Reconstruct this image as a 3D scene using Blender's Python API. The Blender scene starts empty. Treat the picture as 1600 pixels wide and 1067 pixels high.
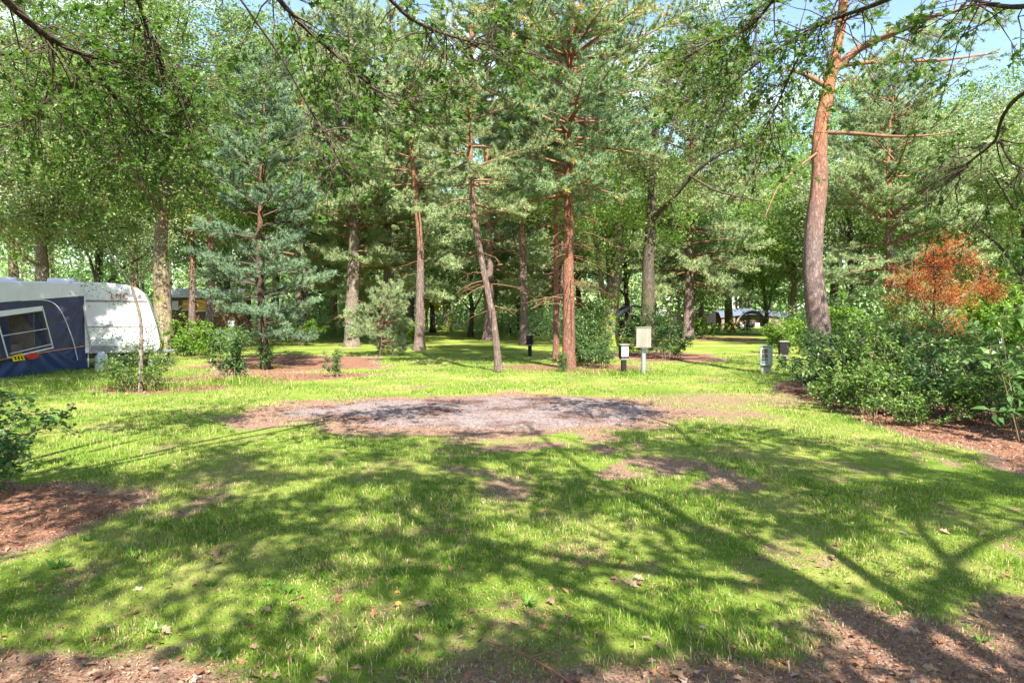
import bpy, bmesh, math, random
import numpy as np
from mathutils import Vector, Matrix

rng = np.random.default_rng(11)
random.seed(11)
sc = bpy.context.scene
COL = sc.collection

# ------------------------------------------------------------------ camera, sky, sun, exposure
CAM_H = 1.6
F = 1067.0                        # focal length in pixels of the 1600 px wide frame (24 mm)
PITCH = math.atan(43.5 / F)
cam = bpy.data.objects.new('camera', bpy.data.cameras.new('camera'))
COL.objects.link(cam)
cam.location = (0, 0, CAM_H)
cam.rotation_euler = (math.radians(90) - PITCH, 0, 0)
cam.data.sensor_width = 36.0
cam.data.lens = 24.0
cam.data.clip_start = 0.05
cam.data.clip_end = 2000
sc.camera = cam

SUN_EL = math.radians(46)
SUN_AZ = math.radians(16)         # the sun stands behind the camera, this far round to the right
sun_dir = Vector((math.sin(SUN_AZ) * math.cos(SUN_EL), -math.cos(SUN_AZ) * math.cos(SUN_EL), math.sin(SUN_EL)))
sun = bpy.data.objects.new('sun', bpy.data.lights.new('sun', 'SUN'))
COL.objects.link(sun)
sun.location = sun_dir * 60
sun.rotation_euler = sun_dir.to_track_quat('Z', 'Y').to_euler()
sun.data.energy = 5.0
sun.data.angle = math.radians(0.45)
sun.data.color = (1.0, 0.93, 0.82)

world = bpy.data.worlds.new('World')
sc.world = world
world.use_nodes = True
wn, wl = world.node_tree.nodes, world.node_tree.links
wn.clear()
w_out = wn.new('ShaderNodeOutputWorld')
w_bg = wn.new('ShaderNodeBackground')
w_sky = wn.new('ShaderNodeTexSky')
w_sky.sky_type = 'NISHITA'
w_sky.sun_disc = False
w_sky.sun_elevation = SUN_EL
w_sky.sun_rotation = math.atan2(sun_dir.x, sun_dir.y)
w_sky.air_density = 1.0
w_sky.dust_density = 0.6
w_sky.ozone_density = 1.5
w_tc = wn.new('ShaderNodeTexCoord')
w_map = wn.new('ShaderNodeMapping')
w_map.inputs['Scale'].default_value = (1.0, 1.0, 2.2)
w_no = wn.new('ShaderNodeTexNoise')
w_no.inputs['Scale'].default_value = 2.6
w_no.inputs['Detail'].default_value = 7
w_no.inputs['Roughness'].default_value = 0.6
w_cr = wn.new('ShaderNodeValToRGB')
w_cr.color_ramp.elements[0].position = 0.52
w_cr.color_ramp.elements[1].position = 0.72
w_mix = wn.new('ShaderNodeMixRGB')
w_mix.inputs['Color2'].default_value = (9.0, 9.4, 10.0, 1)      # scattered white cloud
wl.new(w_tc.outputs['Generated'], w_map.inputs['Vector'])
wl.new(w_map.outputs['Vector'], w_no.inputs['Vector'])
wl.new(w_no.outputs['Fac'], w_cr.inputs['Fac'])
wl.new(w_cr.outputs['Color'], w_mix.inputs['Fac'])
wl.new(w_sky.outputs['Color'], w_mix.inputs['Color1'])
wl.new(w_mix.outputs['Color'], w_bg.inputs['Color'])
w_bg.inputs['Strength'].default_value = 0.105
wl.new(w_bg.outputs['Background'], w_out.inputs['Surface'])

vs = sc.view_settings
vs.view_transform = 'Standard'
vs.look = 'None'
vs.exposure = 1.85
vs.gamma = 1.0
vs.use_curve_mapping = False
sc.render.engine = 'CYCLES'
cy = sc.cycles
cy.max_bounces = 8
cy.diffuse_bounces = 5
cy.glossy_bounces = 2
cy.transmission_bounces = 6
cy.transparent_max_bounces = 6
cy.caustics_reflective = False
cy.caustics_refractive = False
cy.use_denoising = True
cy.denoiser = 'OPENIMAGEDENOISE'
cy.sample_clamp_indirect = 6.0
cy.use_adaptive_sampling = True
cy.adaptive_threshold = 0.02

# ------------------------------------------------------------------ small helpers
def hash2(ix, iy, s):
    h = np.sin(ix * 127.1 + iy * 311.7 + s * 74.7) * 43758.5453
    return h - np.floor(h)

def vnoise(x, y, s=0):
    x = np.asarray(x, float); y = np.asarray(y, float)
    ix, iy = np.floor(x), np.floor(y)
    fx, fy = x - ix, y - iy
    fx = fx * fx * (3 - 2 * fx); fy = fy * fy * (3 - 2 * fy)
    a = hash2(ix, iy, s); b = hash2(ix + 1, iy, s); c = hash2(ix, iy + 1, s); d = hash2(ix + 1, iy + 1, s)
    return (a * (1 - fx) + b * fx) * (1 - fy) + (c * (1 - fx) + d * fx) * fy

def fbm(x, y, s=0, o=4):
    t, a, n = 0, 0.5, 0
    for k in range(o):
        t = t + a * vnoise(x * 2 ** k, y * 2 ** k, s + k * 3.3); n += a; a *= 0.5
    return t / n

def noise3(p, s=0.0):
    return (vnoise(p[:, 0] + 0.31 * p[:, 2], p[:, 1] - 0.27 * p[:, 2], s) +
            vnoise(p[:, 1] + 5.1, p[:, 2] + 0.3 * p[:, 0], s + 1.7) + vnoise(p[:, 2] - 3.3, p[:, 0] + 9.0, s + 4.1)) / 3

def sstep(a, b, x):
    t = np.clip((x - a) / (b - a), 0, 1)
    return t * t * (3 - 2 * t)

def gz(x, y):                      # gentle unevenness of the ground
    x = np.asarray(x, float); y = np.asarray(y, float)
    return (fbm(x * 0.45, y * 0.45, 2, 3) - 0.5) * 0.09

def unit(v):
    return v / np.maximum(np.linalg.norm(v, axis=-1, keepdims=True), 1e-9)

def ray(px, py):
    c, s = math.cos(PITCH), math.sin(PITCH)
    u, v = (px - 800) / F, (533.5 - py) / F
    return np.array([u, c + v * s, -s + v * c])

def spot(px, depth):               # plan position seen at column px, that many metres away
    return ((px - 800) / F * depth, depth)

def pt(px, py, depth):             # point in space at a given depth
    r = ray(px, py)
    return np.array([0, 0, CAM_H]) + r * (depth / r[1])

class Geo:
    """Collects numpy chunks of polygons and links them as one mesh."""
    def __init__(self): self.ch = []; self.n = 0
    def add(self, V, Fc, tint=None, mi=0, smooth=False):
        V = np.asarray(V, float).reshape(-1, 3); Fc = np.asarray(Fc, np.int64)
        if len(V) == 0: return
        if tint is None: tint = np.full(len(V), 0.5)
        self.ch.append((V, Fc + self.n, np.asarray(tint, float), mi, smooth)); self.n += len(V)
    def mesh(self, name, mats):
        me = bpy.data.meshes.new(name)
        V = np.concatenate([c[0] for c in self.ch])
        loops = np.concatenate([c[1].ravel() for c in self.ch])
        tot = np.concatenate([np.full(len(c[1]), c[1].shape[1]) for c in self.ch])
        mi = np.concatenate([np.full(len(c[1]), c[3]) for c in self.ch])
        sm = np.concatenate([np.full(len(c[1]), c[4]) for c in self.ch])
        ti = np.concatenate([c[2] for c in self.ch])
        me.vertices.add(len(V)); me.vertices.foreach_set('co', V.astype(np.float32).ravel())
        me.loops.add(len(loops)); me.loops.foreach_set('vertex_index', loops.astype(np.int32))
        me.polygons.add(len(tot))
        st = np.concatenate([[0], np.cumsum(tot)[:-1]])
        me.polygons.foreach_set('loop_start', st.astype(np.int32))
        me.polygons.foreach_set('loop_total', tot.astype(np.int32))
        for m in (mats if isinstance(mats, (list, tuple)) else [mats]): me.materials.append(m)
        me.polygons.foreach_set('material_index', mi.astype(np.int32))
        me.polygons.foreach_set('use_smooth', sm.astype(bool))
        at = me.attributes.new('tint', 'FLOAT', 'POINT'); at.data.foreach_set('value', ti.astype(np.float32))
        me.update(calc_edges=True)
        return me
    def obj(self, name, mats, parent=None):
        o = bpy.data.objects.new(name, self.mesh(name, mats)); COL.objects.link(o)
        if parent is not None: o.parent = parent
        return o

def tag(o, label=None, cat=None, group=None, kind=None):
    if label: o['label'] = label
    if cat: o['category'] = cat
    if group: o['group'] = group
    if kind: o['kind'] = kind
    return o

def thing(name, label, cat, loc=(0, 0, 0), rotz=0.0, group=None):
    o = bpy.data.objects.new(name, None); COL.objects.link(o)
    o.empty_display_size = 0.2
    o.location = loc; o.rotation_euler = (0, 0, rotz)
    return tag(o, label, cat, group)

def dup(root, loc, rotz=0.0, scale=1.0, label=None, group=None):
    r = root.copy(); COL.objects.link(r)
    r.location = loc; r.rotation_euler = (0, 0, rotz)
    r.scale = (scale,) * 3 if not isinstance(scale, tuple) else scale
    if label: r['label'] = label
    if group: r['group'] = group
    for ch in list(root.children):
        c = ch.copy(); COL.objects.link(c); c.parent = r
        for g in list(ch.children):
            d = g.copy(); COL.objects.link(d); d.parent = c
    return r

def tube(geo, P, R, sides=6, mi=0, tint=0.5, wob=0.0, cap=True, seed=0):
    P = np.asarray(P, float); n = len(P)
    R = np.asarray(R, float) * np.ones(n)
    T = np.gradient(P, axis=0); T = unit(T)
    ref = np.array([0, 0, 1.0]) if abs(T[0, 2]) < 0.9 else np.array([1.0, 0, 0])
    A = unit(np.cross(T, ref)); B = np.cross(T, A)
    a = np.linspace(0, 2 * np.pi, sides, endpoint=False)
    rr = R[:, None] * np.ones((n, sides))
    if wob:
        k = np.arange(n)[:, None] * 0.9; j = np.arange(sides)[None, :]
        rr = rr * (1 + wob * (hash2(np.floor(k) + 0 * j, j + 0 * k, seed) - 0.5) * 2)
    V = P[:, None, :] + rr[..., None] * (np.cos(a)[None, :, None] * A[:, None, :] + np.sin(a)[None, :, None] * B[:, None, :])
    i = np.arange(n - 1)[:, None] * sides; j = np.arange(sides)[None, :]; j2 = (j + 1) % sides
    Q = np.stack([i + j, i + j2, i + sides + j2, i + sides + j], -1).reshape(-1, 4)
    geo.add(V.reshape(-1, 3), Q, np.full(n * sides, tint), mi, True)
    if cap and sides >= 5:
        geo.add(V[0], np.arange(sides)[None, ::-1], np.full(sides, tint), mi)
        geo.add(V[-1], np.arange(sides)[None, :], np.full(sides, tint), mi)

def smooth_path(P, n):
    P = np.asarray(P, float)
    d = np.concatenate([[0], np.cumsum(np.linalg.norm(np.diff(P, axis=0), axis=1))])
    t = np.linspace(0, d[-1], n)
    Q = np.stack([np.interp(t, d, P[:, k]) for k in range(3)], 1)
    for _ in range(2):
        Q[1:-1] = 0.25 * Q[:-2] + 0.5 * Q[1:-1] + 0.25 * Q[2:]
    return Q

def box(geo, c, s, rz=0.0, mi=0, tint=0.5):
    x, y, z = [k / 2 for k in s]
    V = np.array([[i, j, k] for k in (-z, z) for j in (-y, y) for i in (-x, x)], float)
    ca, sa = math.cos(rz), math.sin(rz)
    V = V @ np.array([[ca, sa, 0], [-sa, ca, 0], [0, 0, 1]]) + np.asarray(c, float)
    Q = [[0, 2, 3, 1], [4, 5, 7, 6], [0, 1, 5, 4], [2, 6, 7, 3], [0, 4, 6, 2], [1, 3, 7, 5]]
    geo.add(V, Q, np.full(8, tint), mi)

def bevel(o, w=0.01, seg=2):
    m = o.modifiers.new('bevel', 'BEVEL'); m.width = w; m.segments = seg; m.limit_method = 'ANGLE'
    return o

def boxpart(name, c, s, mat, parent, rz=0.0, bev=0.0):
    g = Geo(); box(g, c, s, rz); o = g.obj(name, mat, parent)
    if bev: bevel(o, bev)
    return o

def tubepart(name, P, R, mat, parent, sides=8):
    g = Geo(); tube(g, P, R, sides); return g.obj(name, mat, parent)

# ------------------------------------------------------------------ materials
def mat_base(name):
    m = bpy.data.materials.new(name); m.use_nodes = True
    nt = m.node_tree; nt.nodes.clear()
    out = nt.nodes.new('ShaderNodeOutputMaterial')
    return m, nt, out

def N(nt, t, **kw):
    n = nt.nodes.new(t)
    for k, v in kw.items():
        if k in n.inputs: n.inputs[k].default_value = v
        else: setattr(n, k, v)
    return n

def rgba(c): return (c[0], c[1], c[2], 1.0)

def ramp(nt, stops):
    r = nt.nodes.new('ShaderNodeValToRGB')
    e = r.color_ramp.elements
    while len(e) < len(stops): e.new(0.5)
    for k, (p, c) in enumerate(stops):
        e[k].position = p; e[k].color = rgba(c)
    return r

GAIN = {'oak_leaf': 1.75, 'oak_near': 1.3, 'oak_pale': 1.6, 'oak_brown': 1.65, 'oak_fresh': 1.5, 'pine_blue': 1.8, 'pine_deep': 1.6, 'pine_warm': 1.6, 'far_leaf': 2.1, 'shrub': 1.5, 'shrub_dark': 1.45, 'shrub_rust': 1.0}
def leaf_mat(name, stops, transl=0.4, rough=0.5, spec=0.35, tr_col=None):
    stops = [(p, tuple(min(0.6, k * GAIN.get(name, 1.0)) for k in c)) for p, c in stops]
    m, nt, out = mat_base(name)
    L = nt.links.new
    at = N(nt, 'ShaderNodeAttribute', attribute_name='tint')
    rp = ramp(nt, stops)
    L(at.outputs['Fac'], rp.inputs['Fac'])
    oi = N(nt, 'ShaderNodeObjectInfo')
    hs = N(nt, 'ShaderNodeHueSaturation')
    mr = N(nt, 'ShaderNodeMapRange'); mr.inputs['To Min'].default_value = 0.88; mr.inputs['To Max'].default_value = 1.14
    L(oi.outputs['Random'], mr.inputs['Value']); L(mr.outputs['Result'], hs.inputs['Value'])
    L(rp.outputs['Color'], hs.inputs['Color'])
    p = N(nt, 'ShaderNodeBsdfPrincipled', Roughness=rough)
    p.inputs['Specular IOR Level'].default_value = spec
    L(hs.outputs['Color'], p.inputs['Base Color'])
    t = N(nt, 'ShaderNodeBsdfTranslucent')
    g = N(nt, 'ShaderNodeMixRGB', blend_type='MULTIPLY'); g.inputs['Fac'].default_value = 1.0
    g.inputs['Color2'].default_value = rgba(tr_col or (1.3, 1.35, 0.8))
    L(hs.outputs['Color'], g.inputs['Color1']); L(g.outputs['Color'], t.inputs['Color'])
    mx = N(nt, 'ShaderNodeMixShader'); mx.inputs['Fac'].default_value = transl
    L(p.outputs['BSDF'], mx.inputs[1]); L(t.outputs['BSDF'], mx.inputs[2]); L(mx.outputs['Shader'], out.inputs['Surface'])
    return m

def plain(name, col, rough=0.6, spec=0.4, var=0.12, nscale=8.0, bump=0.0, metal=0.0, stretch=None, col2=None):
    """A painted / moulded surface: base colour with soft wear and fine relief."""
    m, nt, out = mat_base(name); L = nt.links.new
    tc = N(nt, 'ShaderNodeTexCoord'); mp = N(nt, 'ShaderNodeMapping')
    if stretch: mp.inputs['Scale'].default_value = stretch
    L(tc.outputs['Object'], mp.inputs['Vector'])
    no = N(nt, 'ShaderNodeTexNoise', Scale=nscale, Detail=6.0, Roughness=0.65)
    L(mp.outputs['Vector'], no.inputs['Vector'])
    c2 = col2 or tuple(max(0, k * (1 - 3 * var)) for k in col)
    rp = ramp(nt, [(0.3, c2), (0.62, col)])
    L(no.outputs['Fac'], rp.inputs['Fac'])
    p = N(nt, 'ShaderNodeBsdfPrincipled', Roughness=rough, Metallic=metal)
    p.inputs['Specular IOR Level'].default_value = spec
    L(rp.outputs['Color'], p.inputs['Base Color'])
    if bump:
        b = N(nt, 'ShaderNodeBump', Strength=bump, Distance=0.02)
        L(no.outputs['Fac'], b.inputs['Height']); L(b.outputs['Normal'], p.inputs['Normal'])
    L(p.outputs['BSDF'], out.inputs['Surface'])
    return m

def bark_mat(name, low, high, z0, z1, dark, scale=9.0, moss=None, moss_z=1.2, moss_amt=0.5):
    m, nt, out = mat_base(name); L = nt.links.new
    tc = N(nt, 'ShaderNodeTexCoord')
    sx = N(nt, 'ShaderNodeSeparateXYZ'); L(tc.outputs['Object'], sx.inputs['Vector'])
    no = N(nt, 'ShaderNodeTexNoise', Scale=1.3, Detail=4.0)
    L(tc.outputs['Object'], no.inputs['Vector'])
    ad = N(nt, 'ShaderNodeMath', operation='MULTIPLY_ADD'); L(no.outputs['Fac'], ad.inputs[0])
    ad.inputs[1].default_value = 3.0; L(sx.outputs['Z'], ad.inputs[2])
    mr = N(nt, 'ShaderNodeMapRange'); mr.inputs['From Min'].default_value = z0 + 1.5; mr.inputs['From Max'].default_value = z1 + 1.5
    L(ad.outputs['Value'], mr.inputs['Value'])
    mx = N(nt, 'ShaderNodeMixRGB'); mx.inputs['Color1'].default_value = rgba(low); mx.inputs['Color2'].default_value = rgba(high)
    L(mr.outputs['Result'], mx.inputs['Fac'])
    mp = N(nt, 'ShaderNodeMapping'); mp.inputs['Scale'].default_value = (1, 1, 0.32)
    L(tc.outputs['Object'], mp.inputs['Vector'])
    vo = N(nt, 'ShaderNodeTexVoronoi', feature='DISTANCE_TO_EDGE', Scale=scale * 1.7)
    n2 = N(nt, 'ShaderNodeTexNoise', Scale=scale * 1.6, Detail=8.0, Roughness=0.7)
    L(mp.outputs['Vector'], n2.inputs['Vector'])
    wv = N(nt, 'ShaderNodeMixRGB'); wv.inputs['Fac'].default_value = 0.2
    L(mp.outputs['Vector'], wv.inputs['Color1']); L(n2.outputs['Color'], wv.inputs['Color2'])
    L(wv.outputs['Color'], vo.inputs['Vector'])
    cr = ramp(nt, [(0.0, (0.25, 0.25, 0.25)), (0.22, (1, 1, 1))]); L(vo.outputs['Distance'], cr.inputs['Fac'])
    m2 = N(nt, 'ShaderNodeMixRGB'); m2.inputs['Color1'].default_value = rgba(dark)
    L(cr.outputs['Color'], m2.inputs['Fac']); L(mx.outputs['Color'], m2.inputs['Color2'])
    hv = N(nt, 'ShaderNodeMixRGB', blend_type='OVERLAY'); hv.inputs['Fac'].default_value = 0.7
    L(m2.outputs['Color'], hv.inputs['Color1']); L(n2.outputs['Fac'], hv.inputs['Color2'])
    last = hv.outputs['Color']
    if moss:
        n3 = N(nt, 'ShaderNodeTexNoise', Scale=2.3, Detail=5.0); L(tc.outputs['Object'], n3.inputs['Vector'])
        zz = N(nt, 'ShaderNodeMapRange'); zz.inputs['From Min'].default_value = moss_z * 2.5; zz.inputs['From Max'].default_value = 0.0
        zz.inputs['To Max'].default_value = moss_amt
        L(sx.outputs['Z'], zz.inputs['Value'])
        s2 = N(nt, 'ShaderNodeMath', operation='ADD'); L(n3.outputs['Fac'], s2.inputs[0]); L(zz.outputs['Result'], s2.inputs[1])
        r3 = ramp(nt, [(0.56, (0, 0, 0)), (0.72, (1, 1, 1))]); L(s2.outputs['Value'], r3.inputs['Fac'])
        m3 = N(nt, 'ShaderNodeMixRGB'); m3.inputs['Color2'].default_value = rgba(moss)
        L(r3.outputs['Color'], m3.inputs['Fac']); L(last, m3.inputs['Color1']); last = m3.outputs['Color']
    p = N(nt, 'ShaderNodeBsdfPrincipled', Roughness=0.9); p.inputs['Specular IOR Level'].default_value = 0.15
    L(last, p.inputs['Base Color'])
    b = N(nt, 'ShaderNodeBump', Strength=0.8, Distance=0.03)
    hm = N(nt, 'ShaderNodeMath', operation='MULTIPLY'); L(cr.outputs['Color'], hm.inputs[0]); L(n2.outputs['Fac'], hm.inputs[1])
    L(hm.outputs['Value'], b.inputs['Height']); L(b.outputs['Normal'], p.inputs['Normal'])
    L(p.outputs['BSDF'], out.inputs['Surface'])
    return m

M = {}
M['oak_leaf'] = leaf_mat('oak_leaf', [(0.0, (0.055, 0.10, 0.022)), (0.55, (0.10, 0.165, 0.035)), (0.9, (0.165, 0.21, 0.05)), (1.0, (0.22, 0.17, 0.05))])
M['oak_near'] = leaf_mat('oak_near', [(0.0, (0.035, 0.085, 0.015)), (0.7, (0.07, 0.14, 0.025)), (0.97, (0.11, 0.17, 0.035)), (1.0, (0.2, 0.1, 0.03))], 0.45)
M['oak_pale'] = leaf_mat('oak_pale', [(0.0, (0.075, 0.11, 0.05)), (0.5, (0.14, 0.18, 0.085)), (1.0, (0.25, 0.27, 0.16))], 0.35, 0.45, 0.5)
M['oak_brown'] = leaf_mat('oak_brown', [(0.0, (0.05, 0.085, 0.025)), (0.6, (0.10, 0.135, 0.04)), (0.85, (0.17, 0.15, 0.055)), (1.0, (0.20, 0.11, 0.045))])
M['oak_fresh'] = leaf_mat('oak_fresh', [(0.0, (0.065, 0.12, 0.03)), (0.6, (0.12, 0.18, 0.05)), (1.0, (0.22, 0.25, 0.09))])
M['pine_blue'] = leaf_mat('pine_blue', [(0.0, (0.08, 0.118, 0.06)), (0.5, (0.14, 0.185, 0.09)), (1.0, (0.23, 0.265, 0.125))], 0.25, 0.5, 0.35, (1.2, 1.2, 0.9))
M['pine_deep'] = leaf_mat('pine_deep', [(0.0, (0.055, 0.095, 0.058)), (0.5, (0.10, 0.155, 0.092)), (1.0, (0.17, 0.23, 0.125))], 0.25, 0.5, 0.35, (1.2, 1.2, 0.9))
M['pine_warm'] = leaf_mat('pine_warm', [(0.0, (0.065, 0.12, 0.06)), (0.45, (0.12, 0.19, 0.10)), (0.8, (0.19, 0.25, 0.12)), (0.9, (0.30, 0.25, 0.07)), (1.0, (0.34, 0.18, 0.06))], 0.25, 0.5, 0.35, (1.2, 1.2, 0.8))
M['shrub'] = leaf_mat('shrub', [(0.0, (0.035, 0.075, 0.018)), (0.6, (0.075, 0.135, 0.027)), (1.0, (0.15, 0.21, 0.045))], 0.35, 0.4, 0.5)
M['shrub_dark'] = leaf_mat('shrub_dark', [(0.0, (0.024, 0.06, 0.018)), (0.6, (0.05, 0.105, 0.028)), (0.95, (0.10, 0.165, 0.04)), (1.0, (0.2, 0.17, 0.05))], 0.3, 0.38, 0.5)
M['shrub_fresh'] = leaf_mat('shrub_fresh', [(0.0, (0.07, 0.15, 0.02)), (0.6, (0.13, 0.24, 0.03)), (1.0, (0.22, 0.32, 0.05))], 0.4, 0.45, 0.4)
M['shrub_rust'] = leaf_mat('shrub_rust', [(0.0, (0.16, 0.045, 0.018)), (0.45, (0.33, 0.095, 0.03)), (0.8, (0.46, 0.17, 0.055)), (0.92, (0.42, 0.24, 0.09)), (1.0, (0.13, 0.15, 0.04))], 0.35, 0.6, 0.2, (1.3, 1.1, 0.8))
M['grass'] = leaf_mat('grass', [(0.0, (0.062, 0.145, 0.012)), (0.45, (0.13, 0.235, 0.022)), (0.85, (0.26, 0.325, 0.065)), (1.0, (0.44, 0.37, 0.19))], 0.35, 0.5, 0.3, (1.3, 1.4, 0.6))
M['weed'] = leaf_mat('weed', [(0.0, (0.06, 0.15, 0.02)), (1.0, (0.13, 0.25, 0.035))], 0.4, 0.45, 0.4)
M['far_leaf'] = leaf_mat('far_leaf', [(0.0, (0.055, 0.095, 0.035)), (0.5, (0.11, 0.165, 0.065)), (1.0, (0.20, 0.25, 0.12))], 0.35)
M['dry_leaf'] = leaf_mat('dry_leaf', [(0.0, (0.13, 0.06, 0.035)), (0.45, (0.27, 0.135, 0.075)), (0.8, (0.33, 0.215, 0.145)), (1.0, (0.40, 0.32, 0.265))], 0.1, 0.7, 0.25, (1, 1, 1))
M['chips'] = leaf_mat('chips', [(0.0, (0.10, 0.045, 0.03)), (0.5, (0.25, 0.115, 0.07)), (1.0, (0.42, 0.26, 0.17))], 0.0, 0.85, 0.15, (1, 1, 1))
M['pebble'] = leaf_mat('pebble', [(0.0, (0.11, 0.09, 0.09)), (0.5, (0.20, 0.17, 0.165)), (1.0, (0.33, 0.29, 0.28))], 0.0, 0.8, 0.25, (1, 1, 1))
M['bark_pine'] = bark_mat('bark_pine', (0.20, 0.15, 0.13), (0.40, 0.175, 0.09), 3.5, 7.5, (0.07, 0.045, 0.038))
M['bark_red'] = bark_mat('bark_red', (0.23, 0.175, 0.16), (0.44, 0.18, 0.09), 3.6, 6.5, (0.09, 0.055, 0.045), 10.0)
M['bark_rust'] = bark_mat('bark_rust', (0.25, 0.13, 0.095), (0.36, 0.165, 0.09), 0.0, 7.0, (0.10, 0.045, 0.035), 12.0)
M['bark_dark'] = bark_mat('bark_dark', (0.11, 0.08, 0.06), (0.36, 0.15, 0.07), 3.5, 6.5, (0.03, 0.022, 0.018), 12.0)
M['bark_oak'] = bark_mat('bark_oak', (0.30, 0.235, 0.155), (0.24, 0.20, 0.12), 1.0, 7.0, (0.085, 0.065, 0.045), 8.0, (0.13, 0.15, 0.03), 1.0, 0.1)
M['bark_grey'] = bark_mat('bark_grey', (0.25, 0.205, 0.165), (0.27, 0.22, 0.17), 1.0, 7.0, (0.07, 0.055, 0.045), 9.0)
M['bark_moss'] = bark_mat('bark_moss', (0.19, 0.155, 0.11), (0.17, 0.14, 0.09), 1.0, 7.0, (0.05, 0.04, 0.03), 9.0, (0.16, 0.19, 0.025), 1.3, 0.22)
M['bark_dark_oak'] = bark_mat('bark_dark_oak', (0.125, 0.10, 0.08), (0.10, 0.085, 0.06), 1.0, 7.0, (0.03, 0.025, 0.02), 9.0, (0.09, 0.10, 0.03), 0.8, 0.0)  # dark brown bark of the oaks, thinly mossed
M['twig'] = plain('twig', (0.085, 0.065, 0.05), 0.9, 0.1, 0.15, 12)
M['twig_pine'] = plain('twig_pine', (0.25, 0.14, 0.085), 0.9, 0.1, 0.15, 12)
M['stem'] = plain('stem', (0.20, 0.16, 0.10), 0.85, 0.2, 0.15, 14)

# ------------------------------------------------------------------ the ground
def ell(x, y, cx, cy, rx, ry, s, amp=0.25, fr=0.9):
    """<1 inside an uneven ellipse."""
    d = np.sqrt(((x - cx) / rx) ** 2 + ((y - cy) / ry) ** 2)
    return d * (1 + amp * (fbm(x * fr, y * fr, s, 4) - 0.5) * 2)

GRAVEL = (-0.35, 11.2, 3.0, 1.85)
def gravel_f(x, y): return ell(x, y, *GRAVEL, 5, 0.3, 0.8)

BEDS = [
    ('right', lambda x, y: np.maximum(np.maximum((5.5 + 0.06 * (y - 10) * (y < 10) + 0.55 * np.maximum(y - 14.0, 0) + 1.0 * (fbm(x * 0.9, y * 0.9, 21) - 0.5) - x) * 0.6 + 1,
                                          (y - 25) * 0.2 + 1), np.maximum((x - 14) * 0.2 + 1, (5.5 - y) * 0.4 + 1)), (4, 15, 5, 26)),
    ('left', lambda x, y: np.maximum((x + 3.15 + 0.55 * np.maximum(y - 5.6, 0) + 0.5 * np.maximum(4.6 - y, 0) + 1.2 * (fbm(x * 1.3, y * 1.3, 31) - 0.5)) * 0.9 + 1, np.maximum((y - 6.5 + 1.2 * (fbm(x * 1.3, y * 1.3, 33) - 0.5)) * 0.7 + 1, (3.9 - y) + 1)), (-9, -2.4, 3.4, 8)),
    ('middle', lambda x, y: np.minimum(ell(x, y, -6.0, 17.2, 2.2, 1.3, 41, 0.45), ell(x, y, -7.2, 22.5, 2.6, 3.6, 42, 0.5)), (-12, -2, 15, 32)),
    ('sapling', lambda x, y: ell(x, y, -7.6, 14.6, 1.3, 0.75, 43, 0.4), (-10, -5.5, 13, 16.5)),
    ('pine', lambda x, y: ell(x, y, 1.9, 20.0, 2.3, 1.3, 44, 0.5), (-2.5, 6.5, 17.5, 24)),
    ('shrub', lambda x, y: ell(x, y, 5.7, 25.5, 1.9, 2.8, 45, 0.5), (2, 10, 20, 33)),
    ('far', lambda x, y: ell(x, y, 13.0, 43, 2.8, 3.2, 46, 0.5), (7, 20, 34, 50)),
]
def bed_min(x, y):
    r = np.full(np.shape(x), 9.0)
    for _, f, b in BEDS: r = np.minimum(r, f(x, y))
    return r

def bare_field(x, y):
    """0 = closed turf, 1 = bare soil and litter."""
    near = sstep(3.75, 2.85, y + 1.5 * (fbm(x * 1.1, y * 1.1, 61, 5) - 0.5) - 0.02 * np.maximum(x - 0.5, 0) + 0.25 * sstep(0.3, -1.5, x))
    spots = sstep(0.66, 0.80, fbm(x * 1.5, y * 1.1, 62, 4)) * 0.45
    fine = sstep(0.55, 0.72, fbm(x * 3.4, y * 3.0, 63, 3)) * 0.6
    g = gravel_f(x, y)
    ring = sstep(1.62, 1.02, g + 0.5 * (fbm(x * 1.7, y * 1.7, 64) - 0.5))
    worn = sstep(1.15, 0.5, ell(x, y, 0.9, 7.6, 2.6, 2.2, 65, 0.5, 1.4)) * sstep(0.46, 0.66, fbm(x * 1.9, y * 1.5, 66)) * 0.8
    tongue = sstep(1.1, 0.7, ell(x, y, 4.2, 12.6, 3.0, 1.0, 67, 0.4))
    b = sstep(1.25, 0.95, bed_min(x, y))
    far = 1 - sstep(18, 40, y) * 0.5
    return np.clip(np.maximum.reduce([near, (spots + fine * 0.75) * far, ring * 0.92, worn, tongue * 0.55, b]), 0, 1)

def axis(fine0, fine1, step, lo, hi):
    a = list(np.arange(fine0, fine1 + 1e-6, step))
    s, p = step, a[-1]
    while p < hi: s *= 1.16; p += s; a.append(p)
    s, p = step, a[0]
    while p > lo: s *= 1.16; p -= s; a.insert(0, p)
    return np.array(a)

gx, gy = axis(-13, 13, 0.16, -420, 420), axis(1.5, 26, 0.16, -60, 600)
GX, GY = np.meshgrid(gx, gy)
g = Geo()
nx, ny = len(gx), len(gy)
i, j = np.meshgrid(np.arange(nx - 1), np.arange(ny - 1))
k = (j * nx + i).ravel()
xs, ys = GX.ravel(), GY.ravel()
g.add(np.stack([xs, ys, gz(xs, ys)], 1), np.stack([k, k + 1, k + nx + 1, k + nx], 1), bare_field(xs, ys), 0, True)

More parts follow.
